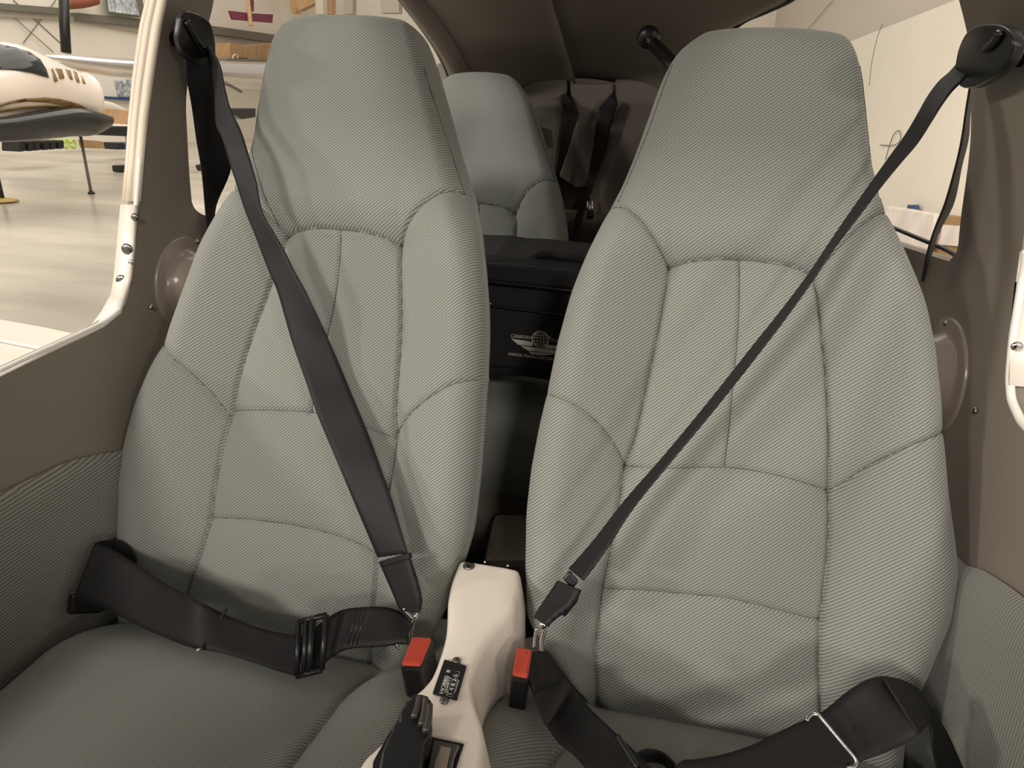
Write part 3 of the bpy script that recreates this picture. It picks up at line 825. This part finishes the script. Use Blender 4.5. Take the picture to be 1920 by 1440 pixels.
# left belt ---------------------------------------------------
bl_ = empty('seat_belt', (0, 0, 0), 'black seat belt over the left front seat, lap strap lying on the cushion', 'seat belt', 'front seat belts')
Ls = [(384,95),(397,130),(402,165),(404,205),(406,235),(415,255),(424,280),(433,312),(443,341),(459,391),(479,441),(495,483),(508,516),(520,544),(532,585),(548,642),(572,712),(595,778),(621,840),(648,903),(673,962),(709,1045)]
Rs = [(392,85),(412,122),(421,165),(432,205),(447,235),(456,258),(464,285),(472,312),(481,345),(491,397),(512,435),(532,469),(551,508),(568,538),(590,583),(616,637),(642,697),(668,760),(693,820),(714,878),(738,948),(764,1038)]
def dp(side, ws):
    return [seat_surf(side, w_) for w_ in ws]
ww = [.03,.03,.035,.04,.05,.055,.06,.06,.06,.055,.05,.045,.045,.045,.045,.045,.045,.05,.05,.055,.06,.065]
# upper end starts at the guide on the wall
wallp_ = onwall(388, 90, -1, .045)
belt('shoulder_strap', Ls, Rs, dp(-1, ww), bl_, far=False)
fold_L = [(405,232),(414,256),(424,282),(432,310),(441,338),(452,368),(466,400)]
belt('strap_end', [(716,1060),(727,1085),(740,1115),(750,1138),(757,1147)], [(765,1041),(775,1070),(784,1102),(789,1128),(784,1147)], dp(-1, [.067,.07,.075,.08,.085]), bl_, far=False, thick=.005)
belt('end_hem', [(714,1052),(717,1061)], [(767,1037),(770,1046)], dp(-1, [.071,.071]), bl_, far=False, thick=.007)
zl = lambda z: (lambda px, py: onz(px, py, z))
# lower lap strap
topE = [(179,1018),(205,1028),(240,1048),(272,1068),(300,1088),(333,1106),(377,1129),(427,1155),(479,1175),(520,1186),(568,1192)]
botE = [(141,1117),(165,1130),(202,1143),(230,1158),(262,1174),(304,1193),(362,1215),(415,1224),(479,1243),(515,1256),(560,1269)]
zz = [.365,.36,.355,.352,.350,.350,.350,.350,.350,.350,.352]
belt('lap_strap', botE, topE, [zl(z) for z in zz], bl_, far=True)
# loop returning to the wall anchor
P0 = [onz(137, 1120, .37), onz(160, 1060, .40), onz(179, 1018, .405), onz(205, 1012, .405), onz(232, 1016, .40), onz(252, 1036, .385), onz(262, 1062, .36)]
rows = []
for (a, b) in (((179,1018),(141,1117)),((200,1013),(170,1095)),((226,1014),(200,1100)),((246,1028),(225,1110)),((258,1050),(240,1130))):
    A = onz(*b, .372); A = A+Vector((0, .02, 0)); rows.append((b, a))
belt('lap_strap_loop', [r[0] for r in rows], [r[1] for r in rows], [zl(.358), zl(.350), zl(.345), zl(.340), zl(.335)], bl_, far=True)
slab('anchor', [onx(a, b, -.508) for a, b in [(140,1115),(185,1120),(205,1140),(190,1150),(135,1153)]], (-.01, 0, 0), M['black'], bl_, .003)
# strap keeper seam with little ring
tube('keeper', [onz(427, 1156, .362)+Vector((0, 0, .012)), onz(395, 1190, .358), onz(377, 1218, .354)], .0018, M['strap'], bl_)
tube('ring', [onz(366, 1222, .353), onz(372, 1218, .356), onz(378, 1217, .353)], .002, M['chrome'], bl_)
# adjuster
def ladder(parent, tl, tr, br, bl2, surf, mat_=M['black']):
    a = [surf(*p) for p in (tl, tr, br, bl2)]
    for i in range(4): tube('adjuster_bar', [a[i], a[(i+1) % 4]], .0035, mat_, parent, smooth_path=False)
    tube('adjuster_bar', [(a[0]+a[1])/2, (a[2]+a[3])/2], .0042, mat_, parent, smooth_path=False)
    tube('adjuster_bar', [(a[0]*.72+a[1]*.28), (a[3]*.72+a[2]*.28)], .0035, mat_, parent, smooth_path=False)
def adj_surf(px, py):   # plane roughly along the strap at the adjuster
    return on_plane(px, py, onz(575, 1258, .362), (0, -.72, .70))
ladder(bl_, (560,1166), (612,1153), (603,1256), (556,1268), adj_surf)
tE2 = [(585,1188),(606,1166),(625,1152),(650,1143),(680,1140),(712,1139),(740,1145),(758,1156),(770,1172)]
bE2 = [(585,1258),(606,1246),(625,1229),(645,1218),(672,1213),(700,1212),(728,1209),(748,1205),(764,1206)]
belt('lap_strap_end', bE2, tE2, [zl(z) for z in (.356,.358,.364,.37,.375,.38,.388,.392,.396)], bl_, far=True, thick=.005)
for k in range(3):
    x = 662+k*8
    tube('stitching', [onz(x-6, 1210, .386)+Vector((0, -.004, .004)), on_plane(x+6, 1146, onz(x-6, 1210, .392), (0, -.72, .7))], .0009, M['black'], bl_, smooth_path=False)
# tongue
zt = .42
tube('tongue_ring', [seat_surf(-1, .088)(a, b) for a, b in [(757,1140),(764,1150),(778,1162),(781,1150),(783,1140)]], .0022, M['chrome'], bl_)
tube('tongue_plate', [seat_surf(-1, .09)(a, b) for a, b in [(779,1152),(773,1172),(769,1190),(766,1208)]], .0026, M['chrome'], bl_)
tube('tongue_plate', [seat_surf(-1, .09)(a, b) for a, b in [(739,1200),(744,1210),(752,1216)]], .0026, M['chrome'], bl_)

# right belt ---------------------------------------------------
br_ = empty('seat_belt', (0, 0, 0), 'black seat belt over the right front seat, lap strap looped with a wire clip', 'seat belt', 'front seat belts')
st_ = [(1806,128,14),(1790,146,14),(1772,163,15),(1752,190,15),(1733,222,14),(1708,262,13),(1678,300,11),(1640,350,9),(1600,405,8),(1560,460,6),(1520,520,6),(1470,588,7),(1420,652,8),(1376,708,8),(1320,778,8),(1250,862,8),(1180,945,10),(1125,1022,14),(1080,1078,17)]
L, R = perp(st_)
wr = [.03,.035,.045,.055,.065,.07,.075,.08,.08,.08,.08,.08,.08,.08,.08,.08,.085,.09,.095]
belt('shoulder_strap', L, R, dp(1, wr), br_, far=False)
# adjuster block near the buckle
sr = seat_surf(1, .10)
belt('strap_end', [(1049,1090),(1030,1118),(1012,1145),(1004,1160)], [(1087,1105),(1070,1135),(1042,1155),(1024,1172)], [seat_surf(1, w_) for w_ in (.098,.10,.102,.105)], br_, far=False, thick=.006)
slab('adjuster', [sr(a, b) for a, b in [(1056,1082),(1068,1068),(1086,1088),(1074,1103)]], Vector((0, -math.cos(REC), math.sin(REC)))*.008, M['black'], br_, .002)
slab('adjuster', [sr(a, b) for a, b in [(1046,1138),(1072,1104),(1086,1110),(1086,1122),(1060,1154)]], Vector((0, -math.cos(REC), math.sin(REC)))*.010, M['black'], br_, .002)
slab('adjuster', [sr(a, b) for a, b in [(1040,1105),(1052,1090),(1062,1100),(1052,1118),(1042,1116)]], Vector((0, -math.cos(REC), math.sin(REC)))*.006, M['black'], br_, .002)
tube('tongue_ring', [seat_surf(1, .11)(a, b) for a, b in [(1017,1168),(1021,1180),(1016,1200),(1015,1222)]], .0028, M['chrome'], br_)
tube('tongue_ring', [seat_surf(1, .11)(a, b) for a, b in [(1006,1178),(1003,1195),(1001,1215)]], .0018, M['chrome'], br_)
disc_cap('rivet', seat_surf(1, .112)(1018, 1172), (0, -1, .3), .0045, M['chrome'], br_, .003)
lL = [(986,1224),(988,1255),(996,1290),(1008,1325),(1022,1355),(1045,1390),(1074,1413),(1105,1448),(1150,1500)]
lR = [(1024,1221),(1044,1249),(1068,1282),(1092,1312),(1112,1335),(1142,1364),(1172,1392),(1212,1432),(1260,1490)]
belt('lap_strap', lL, lR, [zl(z) for z in (.40,.39,.375,.365,.362,.366,.37,.372,.372)], br_, far=True, wd=.048, thick=.003)
belt('lap_strap_hem', [(1000,1300),(1019,1354),(1029,1357)], [(1060,1278),(1069,1283),(1072,1289)], [zl(.385), zl(.383), zl(.382)], br_, far=True, wd=.048, thick=.004)
# second half coming from the outer side
uE = [(1240,1490),(1272,1432),(1310,1424),(1353,1416),(1390,1405),(1419,1394),(1469,1369),(1515,1348),(1546,1333),(1588,1298),(1623,1276),(1654,1268)]
lE = [(1290,1600),(1320,1560),(1370,1540),(1420,1525),(1460,1510),(1500,1492),(1540,1470),(1580,1446),(1612,1428),(1650,1414),(1690,1398),(1722,1378)]
belt('lap_strap', lE, uE, [zl(z) for z in (.36,.37,.38,.385,.39,.395,.40,.405,.41,.415,.42,.43)], br_, far=True, wd=.06)
uE2 = [(1654,1268),(1689,1275),(1723,1294),(1743,1325),(1773,1371),(1804,1440),(1825,1500)]
lE2 = [(1722,1378),(1735,1364),(1746,1360),(1748,1390),(1752,1420),(1760,1450),(1780,1510)]
belt('lap_strap', lE2, uE2, [zl(z) for z in (.43,.425,.415,.40,.38,.36,.34)], br_, far=True, wd=.055)
# the small curl behind the first strap
belt('lap_strap_curl', [(1180,1425),(1195,1412),(1215,1405),(1240,1410),(1262,1428),(1275,1450)], [(1190,1470),(1205,1462),(1225,1458),(1240,1462),(1252,1475),(1262,1490)], [zl(.355)]*6, br_, far=True, wd=.04)
tube('strap_keeper', [onz(1158, 1380, .392), onz(1170, 1400, .392), onz(1196, 1440, .392)], .003, M['black'], br_)
clip = lambda px, py: on_plane(px, py, onz(1590, 1442, .413), (0, -.60, .80))
tube('wire_clip', [clip(a, b) for a, b in [(1513,1352),(1518,1343),(1527,1339),(1537,1344),(1560,1371),(1585,1401),(1602,1421),(1606,1431),(1601,1439),(1588,1442)]], .0021, M['chrome'], br_)

# buckles between seats and console
def buckle(px, z, down, label, body_w=.006):
    e = empty('belt_buckle', (0, 0, 0), label, 'buckle', 'red button buckles')
    P = [onz(a, b, z) for a, b in px]; c = sum(P, Vector())/4
    big = [c+(p-c)*1.12 for p in P]
    slab('body', [p-Vector((0, 0, .004)) for p in big], down, M['black'], e, .004)
    slab('button', P, (0, 0, -.006), M['red'], e, .003)
buckle([(773,1192),(810,1194),(789,1245),(752,1243)], .400, (.008, .01, -.09), 'belt buckle with red button on the left side of the cream console')
buckle([(968,1211),(998,1216),(990,1268),(960,1262)], .400, (-.006, .01, -.11), 'belt buckle with red button on the right side of the cream console')

# belt guides on the pillars and the straps dropping behind the seats
def guide(side, out_px, label, slot_px):
    e = empty('belt_guide', (0, 0, 0), label, 'belt guide')
    ins = .038
    pts = [onwall(a, b, side, ins) for a, b in out_px]
    c3 = catmull(pts+[pts[0]], 6)[:-1]
    slab('loop', c3, (side*.013, .003, 0), M['black'], e, .008, True)
    tube('slot_lip', [onwall(a, b, side, ins+.003) for a, b in slot_px], .004, M['black'], e)
    cc = sum(pts, Vector())/len(pts)
    disc_cap('mount', Vector((side*(wallx(cc.y, cc.z)), cc.y, cc.z)), (-side, 0, 0), .010, M['black'], e, .026)
guide(-1, [(341,32),(352,20),(375,26),(393,38),(402,58),(406,90),(404,124),(385,128),(362,116),(345,100),(337,70)], 'black belt guide on the left pillar above the shoulder strap', [(350,40),(365,70),(385,100)])
guide(1, [(1789,130),(1796,92),(1812,60),(1838,46),(1870,46),(1890,58),(1898,82),(1889,112),(1865,140),(1838,156),(1815,165),(1797,160)], 'black belt guide on the right pillar above the shoulder strap', [(1875,60),(1868,75),(1850,92)])
drop = belt('retractor_strap', [(340,60),(345,100),(349,140),(360,200),(369,265),(378,320),(385,390),(390,440)], [(385,60),(396,100),(402,140),(412,190),(420,240),(433,312),(405,385),(400,440)],
            [lambda a, b: onwall(a, b, -1, .030)]*3+[lambda a, b, i=i: onwall(a, b, -1, .012) for i in range(5)], bl_, far=True, wd=.05)
belt('retractor_strap', [(1822,140),(1812,200),(1803,260),(1792,310),(1772,380),(1752,430),(1737,480),(1728,528)], [(1832,140),(1820,200),(1815,260),(1803,310),(1788,380),(1763,430),(1745,480),(1731,528)],
     [lambda a, b: ony(a, b, onwall(1812, 160, 1).y+.0)]*8, br_, far=True, wd=.03)

# ------------------------------------------------------------ hangar
FZ = -.75
def noise_floor():
    m = bpy.data.materials.new('hangar_concrete'); m.use_nodes = True; nt = m.node_tree; b = nt.nodes['Principled BSDF']
    N = nt.nodes.new; L = nt.links.new
    g = N('ShaderNodeTexCoord'); mp = N('ShaderNodeMapping'); mp.inputs['Scale'].default_value = (.35, 1.2, 1); mp.inputs['Rotation'].default_value = (0, 0, .7)
    n = N('ShaderNodeTexNoise'); n.inputs['Scale'].default_value = .8; n.inputs['Detail'].default_value = 7
    r = N('ShaderNodeValToRGB'); r.color_ramp.elements[0].position = .3; r.color_ramp.elements[1].position = .7
    r.color_ramp.elements[0].color = (.34, .31, .26, 1); r.color_ramp.elements[1].color = (.62, .56, .47, 1)
    L(g.outputs['Object'], mp.inputs['Vector']); L(mp.outputs['Vector'], n.inputs['Vector']); L(n.outputs['Fac'], r.inputs['Fac']); L(r.outputs['Color'], b.inputs['Base Color'])
    b.inputs['Roughness'].default_value = .25
    return m
M['concrete'] = noise_floor()
WX = -18.0
struct(box('floor', (WX, -6, FZ-.05), (9, 36, FZ), M['concrete'], bv=0))
struct(box('wall_left', (WX-.2, -6, FZ), (WX, 36, 9), M['wallp'], bv=0))
struct(box('wall_back', (WX, 36, FZ), (9, 36.2, 9), M['wallp'], bv=0))
RX = 4.0
# right hangar partition: lower sheet and set-back upper sheet
pz = onx(1700, 32, RX).z
struct(box('wall_right', (RX, 1, FZ), (RX+.05, 36, onx(1700, 36, RX).z), M['wallp'], bv=0))
M['upper'] = mat('upper_sheet', (.62, .55, .48), .7)
struct(box('wall_right', (RX+.25, 1, FZ), (RX+.3, 36, 9), M['upper'], bv=0))
def xt(name, pts, X, r, m_, lab, cat, sm=True, group=None):
    o = tube(name, [onx(a, b, X) for a, b in pts], r, M[m_], smooth_path=sm); return tag(o, lab, cat, group)
xt('wall_seam', [(1655,45),(1645,70),(1634,120),(1630,160)], RX-.005, .006, 'girt', None, None); bpy.data.objects['wall_seam']['kind'] = 'structure'; bpy.data.objects['wall_seam'].name = 'trim_16'
xt('roof_cable', [(1562,0),(1525,43),(1500,70)], RX+.2, .008, 'girt', 'dark cable slanting down above the right front seat headrest', 'cable', False)
xt('hanging_cord', [(1660,300),(1668,272),(1676,252),(1686,245),(1688,262),(1676,272),(1650,272)], RX-.03, .008, 'girt', 'looped cord and hook hanging on the pale wall at right', 'cord')
def xslab(name, pts, X, t, m_, lab, cat, group=None, bv=0):
    o = slab(name, [onx(a, b, X) for a, b in pts], (t, 0, 0), M[m_] if isinstance(m_, str) else m_, None, bv)
    return tag(o, lab, cat, group)
M['paper'] = mat('white_cloth', (.78, .70, .64), .8, noise=(3, .12))
xslab('cloth_roll', [(1660,386),(1690,390),(1752,400),(1748,440),(1735,470),(1640,440)], RX-.30, .10, 'paper', 'white cloth bundle low on the right beyond the window', 'cloth', None, .03)
xslab('carton', [(1752,400),(1765,402),(1812,408),(1800,500),(1720,480)], RX-.16, .13, 'card', 'brown carton beside the white cloth beyond the right window', 'box', None, .01)
xslab('carton_label', [(1756,420),(1806,424),(1800,462),(1752,458)], RX-.19, .02, 'paper', 'pale sheet leaning on the brown carton beyond the right window', 'sheet')
xslab('blue_cap', [(1702,384),(1717,384),(1718,392),(1700,391)], RX-.1, .05, 'blue', 'small blue block against the pale right wall', 'block')

# left hangar wall details
def beam(name, a, b, h_px, X, m_='girt'):
    A0, B0 = onx(*a, X), onx(*b, X); A1, B1 = onx(a[0], a[1]+h_px, X), onx(b[0], b[1]+h_px, X)
    return slab(name, [A0, B0, B1, A1], (.25, 0, 0), M[m_], None, 0)
struct(beam('trim_17', (-60,2), (115,16), 12, WX+.01)); struct(beam('trim_18', (132,24), (280,38), 14, WX+.01)); struct(beam('trim_19', (385,48), (600,78), 15, WX+.01))
M['girt2'] = mat('light_girt', (.42, .38, .32), .6)
struct(slab('trim_20', [onx(a, b, WX+.01) for a, b in [(-60,14),(115,28),(280,54),(600,96),(600,112),(280,64),(115,38),(-60,28)]], (.12, 0, 0), M['girt2'], None, 0))
for i, (a, b) in enumerate((((25,0),(118,85)), ((105,0),(44,80)), ((28,34),(100,98)))):
    xt('brace_cable', [a, b], WX+.02+.03*i, .012, 'girt', ['thin cross brace cable falling to the right on the left hangar wall', 'thin cross brace cable falling to the left on the left hangar wall', 'thin cross brace cable, faint lower one on the left hangar wall'][i], 'cable', False, 'brace cables')
xt('drain_pipe', [(119,-30),(121,45),(124,99)], WX+1.5, .13, 'black', 'thick glossy black pipe hanging down above the silver wing', 'pipe', False)
xt('brown_propeller', [(125,8),(155,6),(180,0)], WX+.5, .14, 'rust', 'brown rounded object above the beam beside the black pipe', 'ornament')
# framed picture on the wall
fr = empty('wall_frame', (0, 0, 0), 'grey framed panel above the beam, left of the pillar', 'frame')
slab('frame', [onx(a, b, WX+.3) for a, b in [(190,-30),(255,-30),(270,34),(203,26)]], (.1, 0, 0), M['girt'], fr, 0)
slab('panel', [onx(a, b, WX+.42) for a, b in [(198,-30),(248,-30),(260,29),(204,22)]], (.02, 0, 0), M['foil'], fr, 0)
# model aircraft hanging
ma = empty('model_airplane', (0, 0, 0), 'burgundy model airplane with a pale body hanging above the beam', 'model airplane')
slab('wing', [onx(a, b, WX+1.2) for a, b in [(427,20),(470,25),(509,27),(508,43),(470,40),(433,37)]], (.08, 0, 0), M['burg'], ma, .01)
tube('fuselage', [onx(463, -10, WX+1.35), onx(466, 10, WX+1.35), onx(468, 30, WX+1.35), onx(470, 49, WX+1.35)], .09, M['wood'], ma)
slab('tail', [onx(a, b, WX+1.3) for a, b in [(464,0),(474,0),(474,22),(465,20)]], (.05, 0, 0), M['burg'], ma, 0)
struct(slab('trim_21', [onx(a, b, WX+.9) for a, b in [(385,108),(560,114),(560,119),(385,113)]], (.9, 0, 0), M['girt'], None, 0))
xslab('carton', [(405,80),(436,84),(438,108),(404,108)], WX+1.0, .6, 'card', 'left brown carton in the row under the beam beside the belt guide', 'box', 'cartons under the beam')
xslab('carton', [(438,86),(500,80),(500,112),(439,110)], WX+1.0, .6, 'card', 'right brown carton in the row under the beam, next to the left headrest', 'box', 'cartons under the beam')
xt('coat_hook', [(436,112),(438,104),(443,103),(446,112)], WX+1.62, .02, 'white', 'small white hook in front of the brown cartons', 'hook')
for i, (pts, m_, lab) in enumerate((([(540,0),(548,0),(556,24),(546,24)], 'wood', 'thin wooden post standing left of the frames above the left headrest'),
    ([(552,8),(575,0),(590,0),(590,6),(560,20)], 'wood', 'tilted wooden strut of the frames above the left headrest'),
    ([(606,0),(622,0),(622,26),(607,26)], 'wood', 'upright wooden board above the left headrest'),
    ([(644,0),(662,0),(661,26),(644,26)], 'girt2', 'grey upright post right of the wooden board above the left headrest'),
    ([(588,0),(604,0),(606,26),(592,26)], 'alu', 'silver upright roll left of the wooden board above the left headrest'),
    ([(712,0),(748,0),(748,24),(714,24)], 'girt2', 'wide grey column behind the right end of the left headrest'))):
    tag(slab('post', [ony(a, b-(60 if b == 0 else 0), 33-i*.5) for a, b in pts], (0, .4, 0), M[m_], None, 0), lab, 'post', 'uprights above the left headrest')
# silver winged aircraft
ap = empty('airplane', (0, 0, 0), 'white airplane with gold stripes, dark canopy and a polished silver wing', 'airplane')
AX = -9.0
def loft(name, top, bot, X, m_, parent, depth=1.0, seg=20, k=6, xoff=0):
    T = catmull([onx(a, b, X) for a, b in top], k); B = catmull([onx(a, b, X) for a, b in bot], k)
    vs = []; fs = []
    for t, b in zip(T, B):
        c = (t+b)/2; h = (t-b)/2; r = h.length
        for j in range(seg):
            q = 2*math.pi*j/seg; vs.append(c+h*math.cos(q)+Vector((xoff+math.sin(q)*r*depth, 0, 0)))
    for i in range(len(T)-1):
        for j in range(seg): fs.append((i*seg+j, i*seg+(j+1) % seg, (i+1)*seg+(j+1) % seg, (i+1)*seg+j))
    fs.append(tuple(range(seg))[::-1]); fs.append(tuple((len(T)-1)*seg+j for j in range(seg)))
    o = from_py(name, vs, fs, M[m_] if isinstance(m_, str) else m_, parent)
    return o
M['plane'] = mat('white_gloss_paint', (.80, .72, .64), .15, coat=.5)
loft('fuselage', [(-160,140),(-60,100),(0,78),(50,92),(85,108),(110,120),(140,132),(158,138),(166,170),(170,190)], [(-160,215),(-60,222),(0,224),(50,222),(85,222),(110,224),(140,226),(158,228),(168,228),(171,226)], AX, 'plane', ap, 1.0)
M['belly'] = mat('shaded_belly_black', (.02, .02, .018), .12)  # underside shadow of the white airplane put in as near-black colour
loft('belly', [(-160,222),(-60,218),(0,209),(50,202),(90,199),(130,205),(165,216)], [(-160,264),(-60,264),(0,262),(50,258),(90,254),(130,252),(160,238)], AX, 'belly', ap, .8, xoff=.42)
def on_fus(px, py, push): return onx(px, py, AX+push)
def decal(name, pts, push, m_, t=.01): return slab(name, [onx(a, b, AX+push) for a, b in pts], (-.2, 0, 0), M[m_], ap, 0)
from mathutils.bvhtree import BVHTree
fo = [c for c in ap.children if c.name.startswith('fuselage')][0]
BV = BVHTree.FromPolygons([v.co for v in fo.data.vertices], [p.vertices[:] for p in fo.data.polygons])
def decal(name, pts, m_, off=.012, step=6):
    P = [Vector(p) for p in pts]; n = len(P)
    x0, x1 = min(p.x for p in P), max(p.x for p in P); y0, y1 = min(p.y for p in P), max(p.y for p in P)
    extra = [Vector((x, y)) for x in np.arange(x0+step/2, x1, step) for y in np.arange(y0+step/2, y1, step)]
    r = delaunay_2d_cdt(P+extra, [(i, (i+1) % n) for i in range(n)], [], 1, 1e-6)
    vs = []
    for p in r[0]:
        d = ray(p.x, p.y).normalized(); h = BV.ray_cast(C0, d)
        vs.append(h[0]-d*off if h[0] else onx(p.x, p.y, AX))
    o = from_py(name, vs, [tuple(f) for f in r[2]], M[m_], ap); md = o.modifiers.new('s', 'SOLIDIFY'); md.thickness = .01
decal('stripe', [(-60,212),(0,196),(20,190),(50,185),(85,183),(115,186),(145,194),(164,203),(164,210),(130,200),(90,192),(50,190),(20,194),(0,200),(-60,216)], 'gold')
decal('stripe', [(-60,221),(0,207),(40,200),(90,197),(130,201),(164,211),(164,215),(130,206),(90,201),(40,204),(0,211),(-60,222)], 'gold')
decal('canopy', [(-60,84),(0,84),(30,90),(55,98),(75,112),(86,130),(91,146),(60,137),(20,131),(0,130),(-60,128)], 'dark')
for q in ([(98,128),(108,152),(102,154),(96,130)], [(104,128),(115,130),(120,147),(112,148)], [(122,130),(131,133),(136,150),(131,148)], [(137,133),(143,136),(149,155),(144,154)], [(152,142),(156,148),(160,158),(155,155)]):
    decal('louvre', q, 'gold')
loft('wing', [(84,103),(120,102),(200,107),(300,112),(420,117),(480,119),(650,124),(860,130)], [(84,108),(120,126),(200,142),(300,152),(420,164),(480,168),(650,176),(860,192)], AX-1.5, 'alu', ap, 1.3)
xt('wing_hook', [(402,152),(430,160),(452,172)], AX-.2, .035, 'steel', 'dark rod under the silver wing beside the left headrest', 'rod')
# tail and items behind
xslab('foil_sheet', [(214,150),(240,149),(256,158),(254,184),(222,182)], WX+.02, .1, 'foil', 'crumpled shiny blue grey sheet under the silver wing', 'sheet', None, .02)
xslab('dark_rail', [(170,179),(250,184),(250,189),(172,184)], WX+.02, .2, 'blue', 'long dark blue rail below the silver wing', 'rail')
xslab('carton', [(178,203),(200,206),(204,232),(180,232)], AX-2, .5, 'wood', 'tan carton standing behind the white airplane nose', 'box', 'cartons by the airplane')
xslab('carton', [(205,220),(224,220),(226,232),(205,232)], AX-2, .5, 'wood', 'small low tan carton right of the taller one by the airplane', 'box', 'cartons by the airplane')
def small_plane():
    e = empty('cart', (0, 0, 0), 'low white and black cart on the floor right of the airplane belly', 'cart')
    slab('deck', [onx(a, b, AX-.5) for a, b in [(140,230),(165,230),(243,234),(243,240),(165,240),(140,242)]], (-.8, 0, 0), M['white'], e, .02)
    slab('skirt', [onx(a, b, AX-.45) for a, b in [(138,242),(165,236),(243,237),(243,256),(220,255),(150,252)]], (-.8, 0, 0), M['black'], e, .02)
    for px in (150, 236):
        P = onx(px, 250, AX-.9); tube('leg', [P, Vector((P.x, P.y, FZ+.02))], .025, M['girt'], e, smooth_path=False)
        disc_cap('castor', Vector((P.x, P.y, FZ)), (0, 0, 1), .06, M['black'], e, .06)
small_plane()
loft('tail_boom', [(165,188),(190,188),(215,194),(243,210)], [(165,205),(190,207),(215,215),(243,232)], AX-2.5, 'plane', ap, .6)
random.seed(8)
for i in range(6):
    x = 3+i*15+random.uniform(-2, 2); zz0 = 282-i*1.0
    xslab('tool_case', [(x,262),(x+10,261),(x+11,zz0),(x,zz0+1)], WX+3.5, .5, 'black', 'black case on the floor under the airplane belly, number %s from the left' % ['one', 'two', 'three', 'four', 'five', 'six'][i], 'case', 'black cases under the airplane', .03)
for i in range(4):
    x = 92+i*13.5
    xt('lime_hose', [(x,268),(x+3,262),(x+7,264),(x+9,272),(x+6,277),(x+1,274)], WX+3.3, .035, 'lime', 'lime green hose coil on the hangar floor, ' + ['leftmost', 'second from left', 'third from left', 'rightmost'][i] + ' of four', 'hose', True, 'lime hose coils')
xslab('carton', [(146,262),(162,264),(166,277),(150,277)], WX+3.3, .5, 'card', 'small brown carton right of the lime hoses on the hangar floor', 'box')
for i in range(4):
    x = 192+i*13
    xslab('tool_case', [(x,266),(x+11,266),(x+11,279),(x,279)], WX+3.3, .5, 'blue' if i % 2 else 'black', ['first', 'second', 'third', 'fourth'][i]+' dark case from the left in the row beside the left door seal', 'case', 'dark cases beside the door seal', .03)
# stand base on the floor at far left
sb = empty('stand', (0, 0, 0), 'round yellow stand base with a black post at the left picture edge', 'stand')
c = onz(6, 377, FZ+.02)
disc_cap('base', c, (0, 0, 1), .22, M['rug'], sb, .05); tube('post', [c, c+Vector((0, 0, .35))], .03, M['black'], sb, smooth_path=False)
c = onz(226, 322, FZ+.01)
o = box('wheel_chock', c-Vector((.12, .12, 0)), c+Vector((.12, .12, .15)), M['black'], bv=.03); tag(o, 'small black chock on the hangar floor just left of the door seal', 'chock')
# black tail light seen beside the headrest
slab('pod', [onx(a, b, AX-1) for a, b in [(430,203),(480,203),(480,220),(455,224),(440,216)]], (-.4, 0, 0), M['dark'], ap, .02)
xslab('striped_board', [(366,310),(378,306),(380,322),(370,320)], AX+.5, .05, 'black', 'small black and white board on the floor seen through the left rear window', 'board')
# own wing of this aircraft outside the left door
wg = empty('aircraft_wing', (0, 0, 0), 'white wing surface outside the left door at the picture edge', 'wing')
WZ = .30
slab('skin', [onz(a, b, WZ) for a, b in [(-250,560),(0,598),(80,612),(165,630),(260,650),(260,760),(-250,760)]], (0, 0, -.12), M['plane'], wg, .004)
slab('step', [onz(a, b, WZ+.003) for a, b in [(-250,590),(0,637),(50,647),(95,656),(95,659),(50,650),(0,640),(-250,594)]], (0, 0, .004), M['white'], wg, 0)

# ------------------------------------------------------------ re-base parents at their contents
bpy.context.view_layer.update()
for o in list(COL.objects):
    if o.type == 'EMPTY':
        kids = [c for c in o.children]
        if not kids: continue
        P = [c.matrix_world @ Vector(b) for c in kids if c.type == 'MESH' for b in c.bound_box]
        lo = Vector([min(p[i] for p in P) for i in range(3)]); hi = Vector([max(p[i] for p in P) for i in range(3)])
        base = Vector(((lo.x+hi.x)/2, (lo.y+hi.y)/2, lo.z)); o.location = base
        for c in kids:
            for m_ in [c]+list(c.children):
                if m_.type == 'MESH': m_.data.transform(Matrix.Translation(-base))
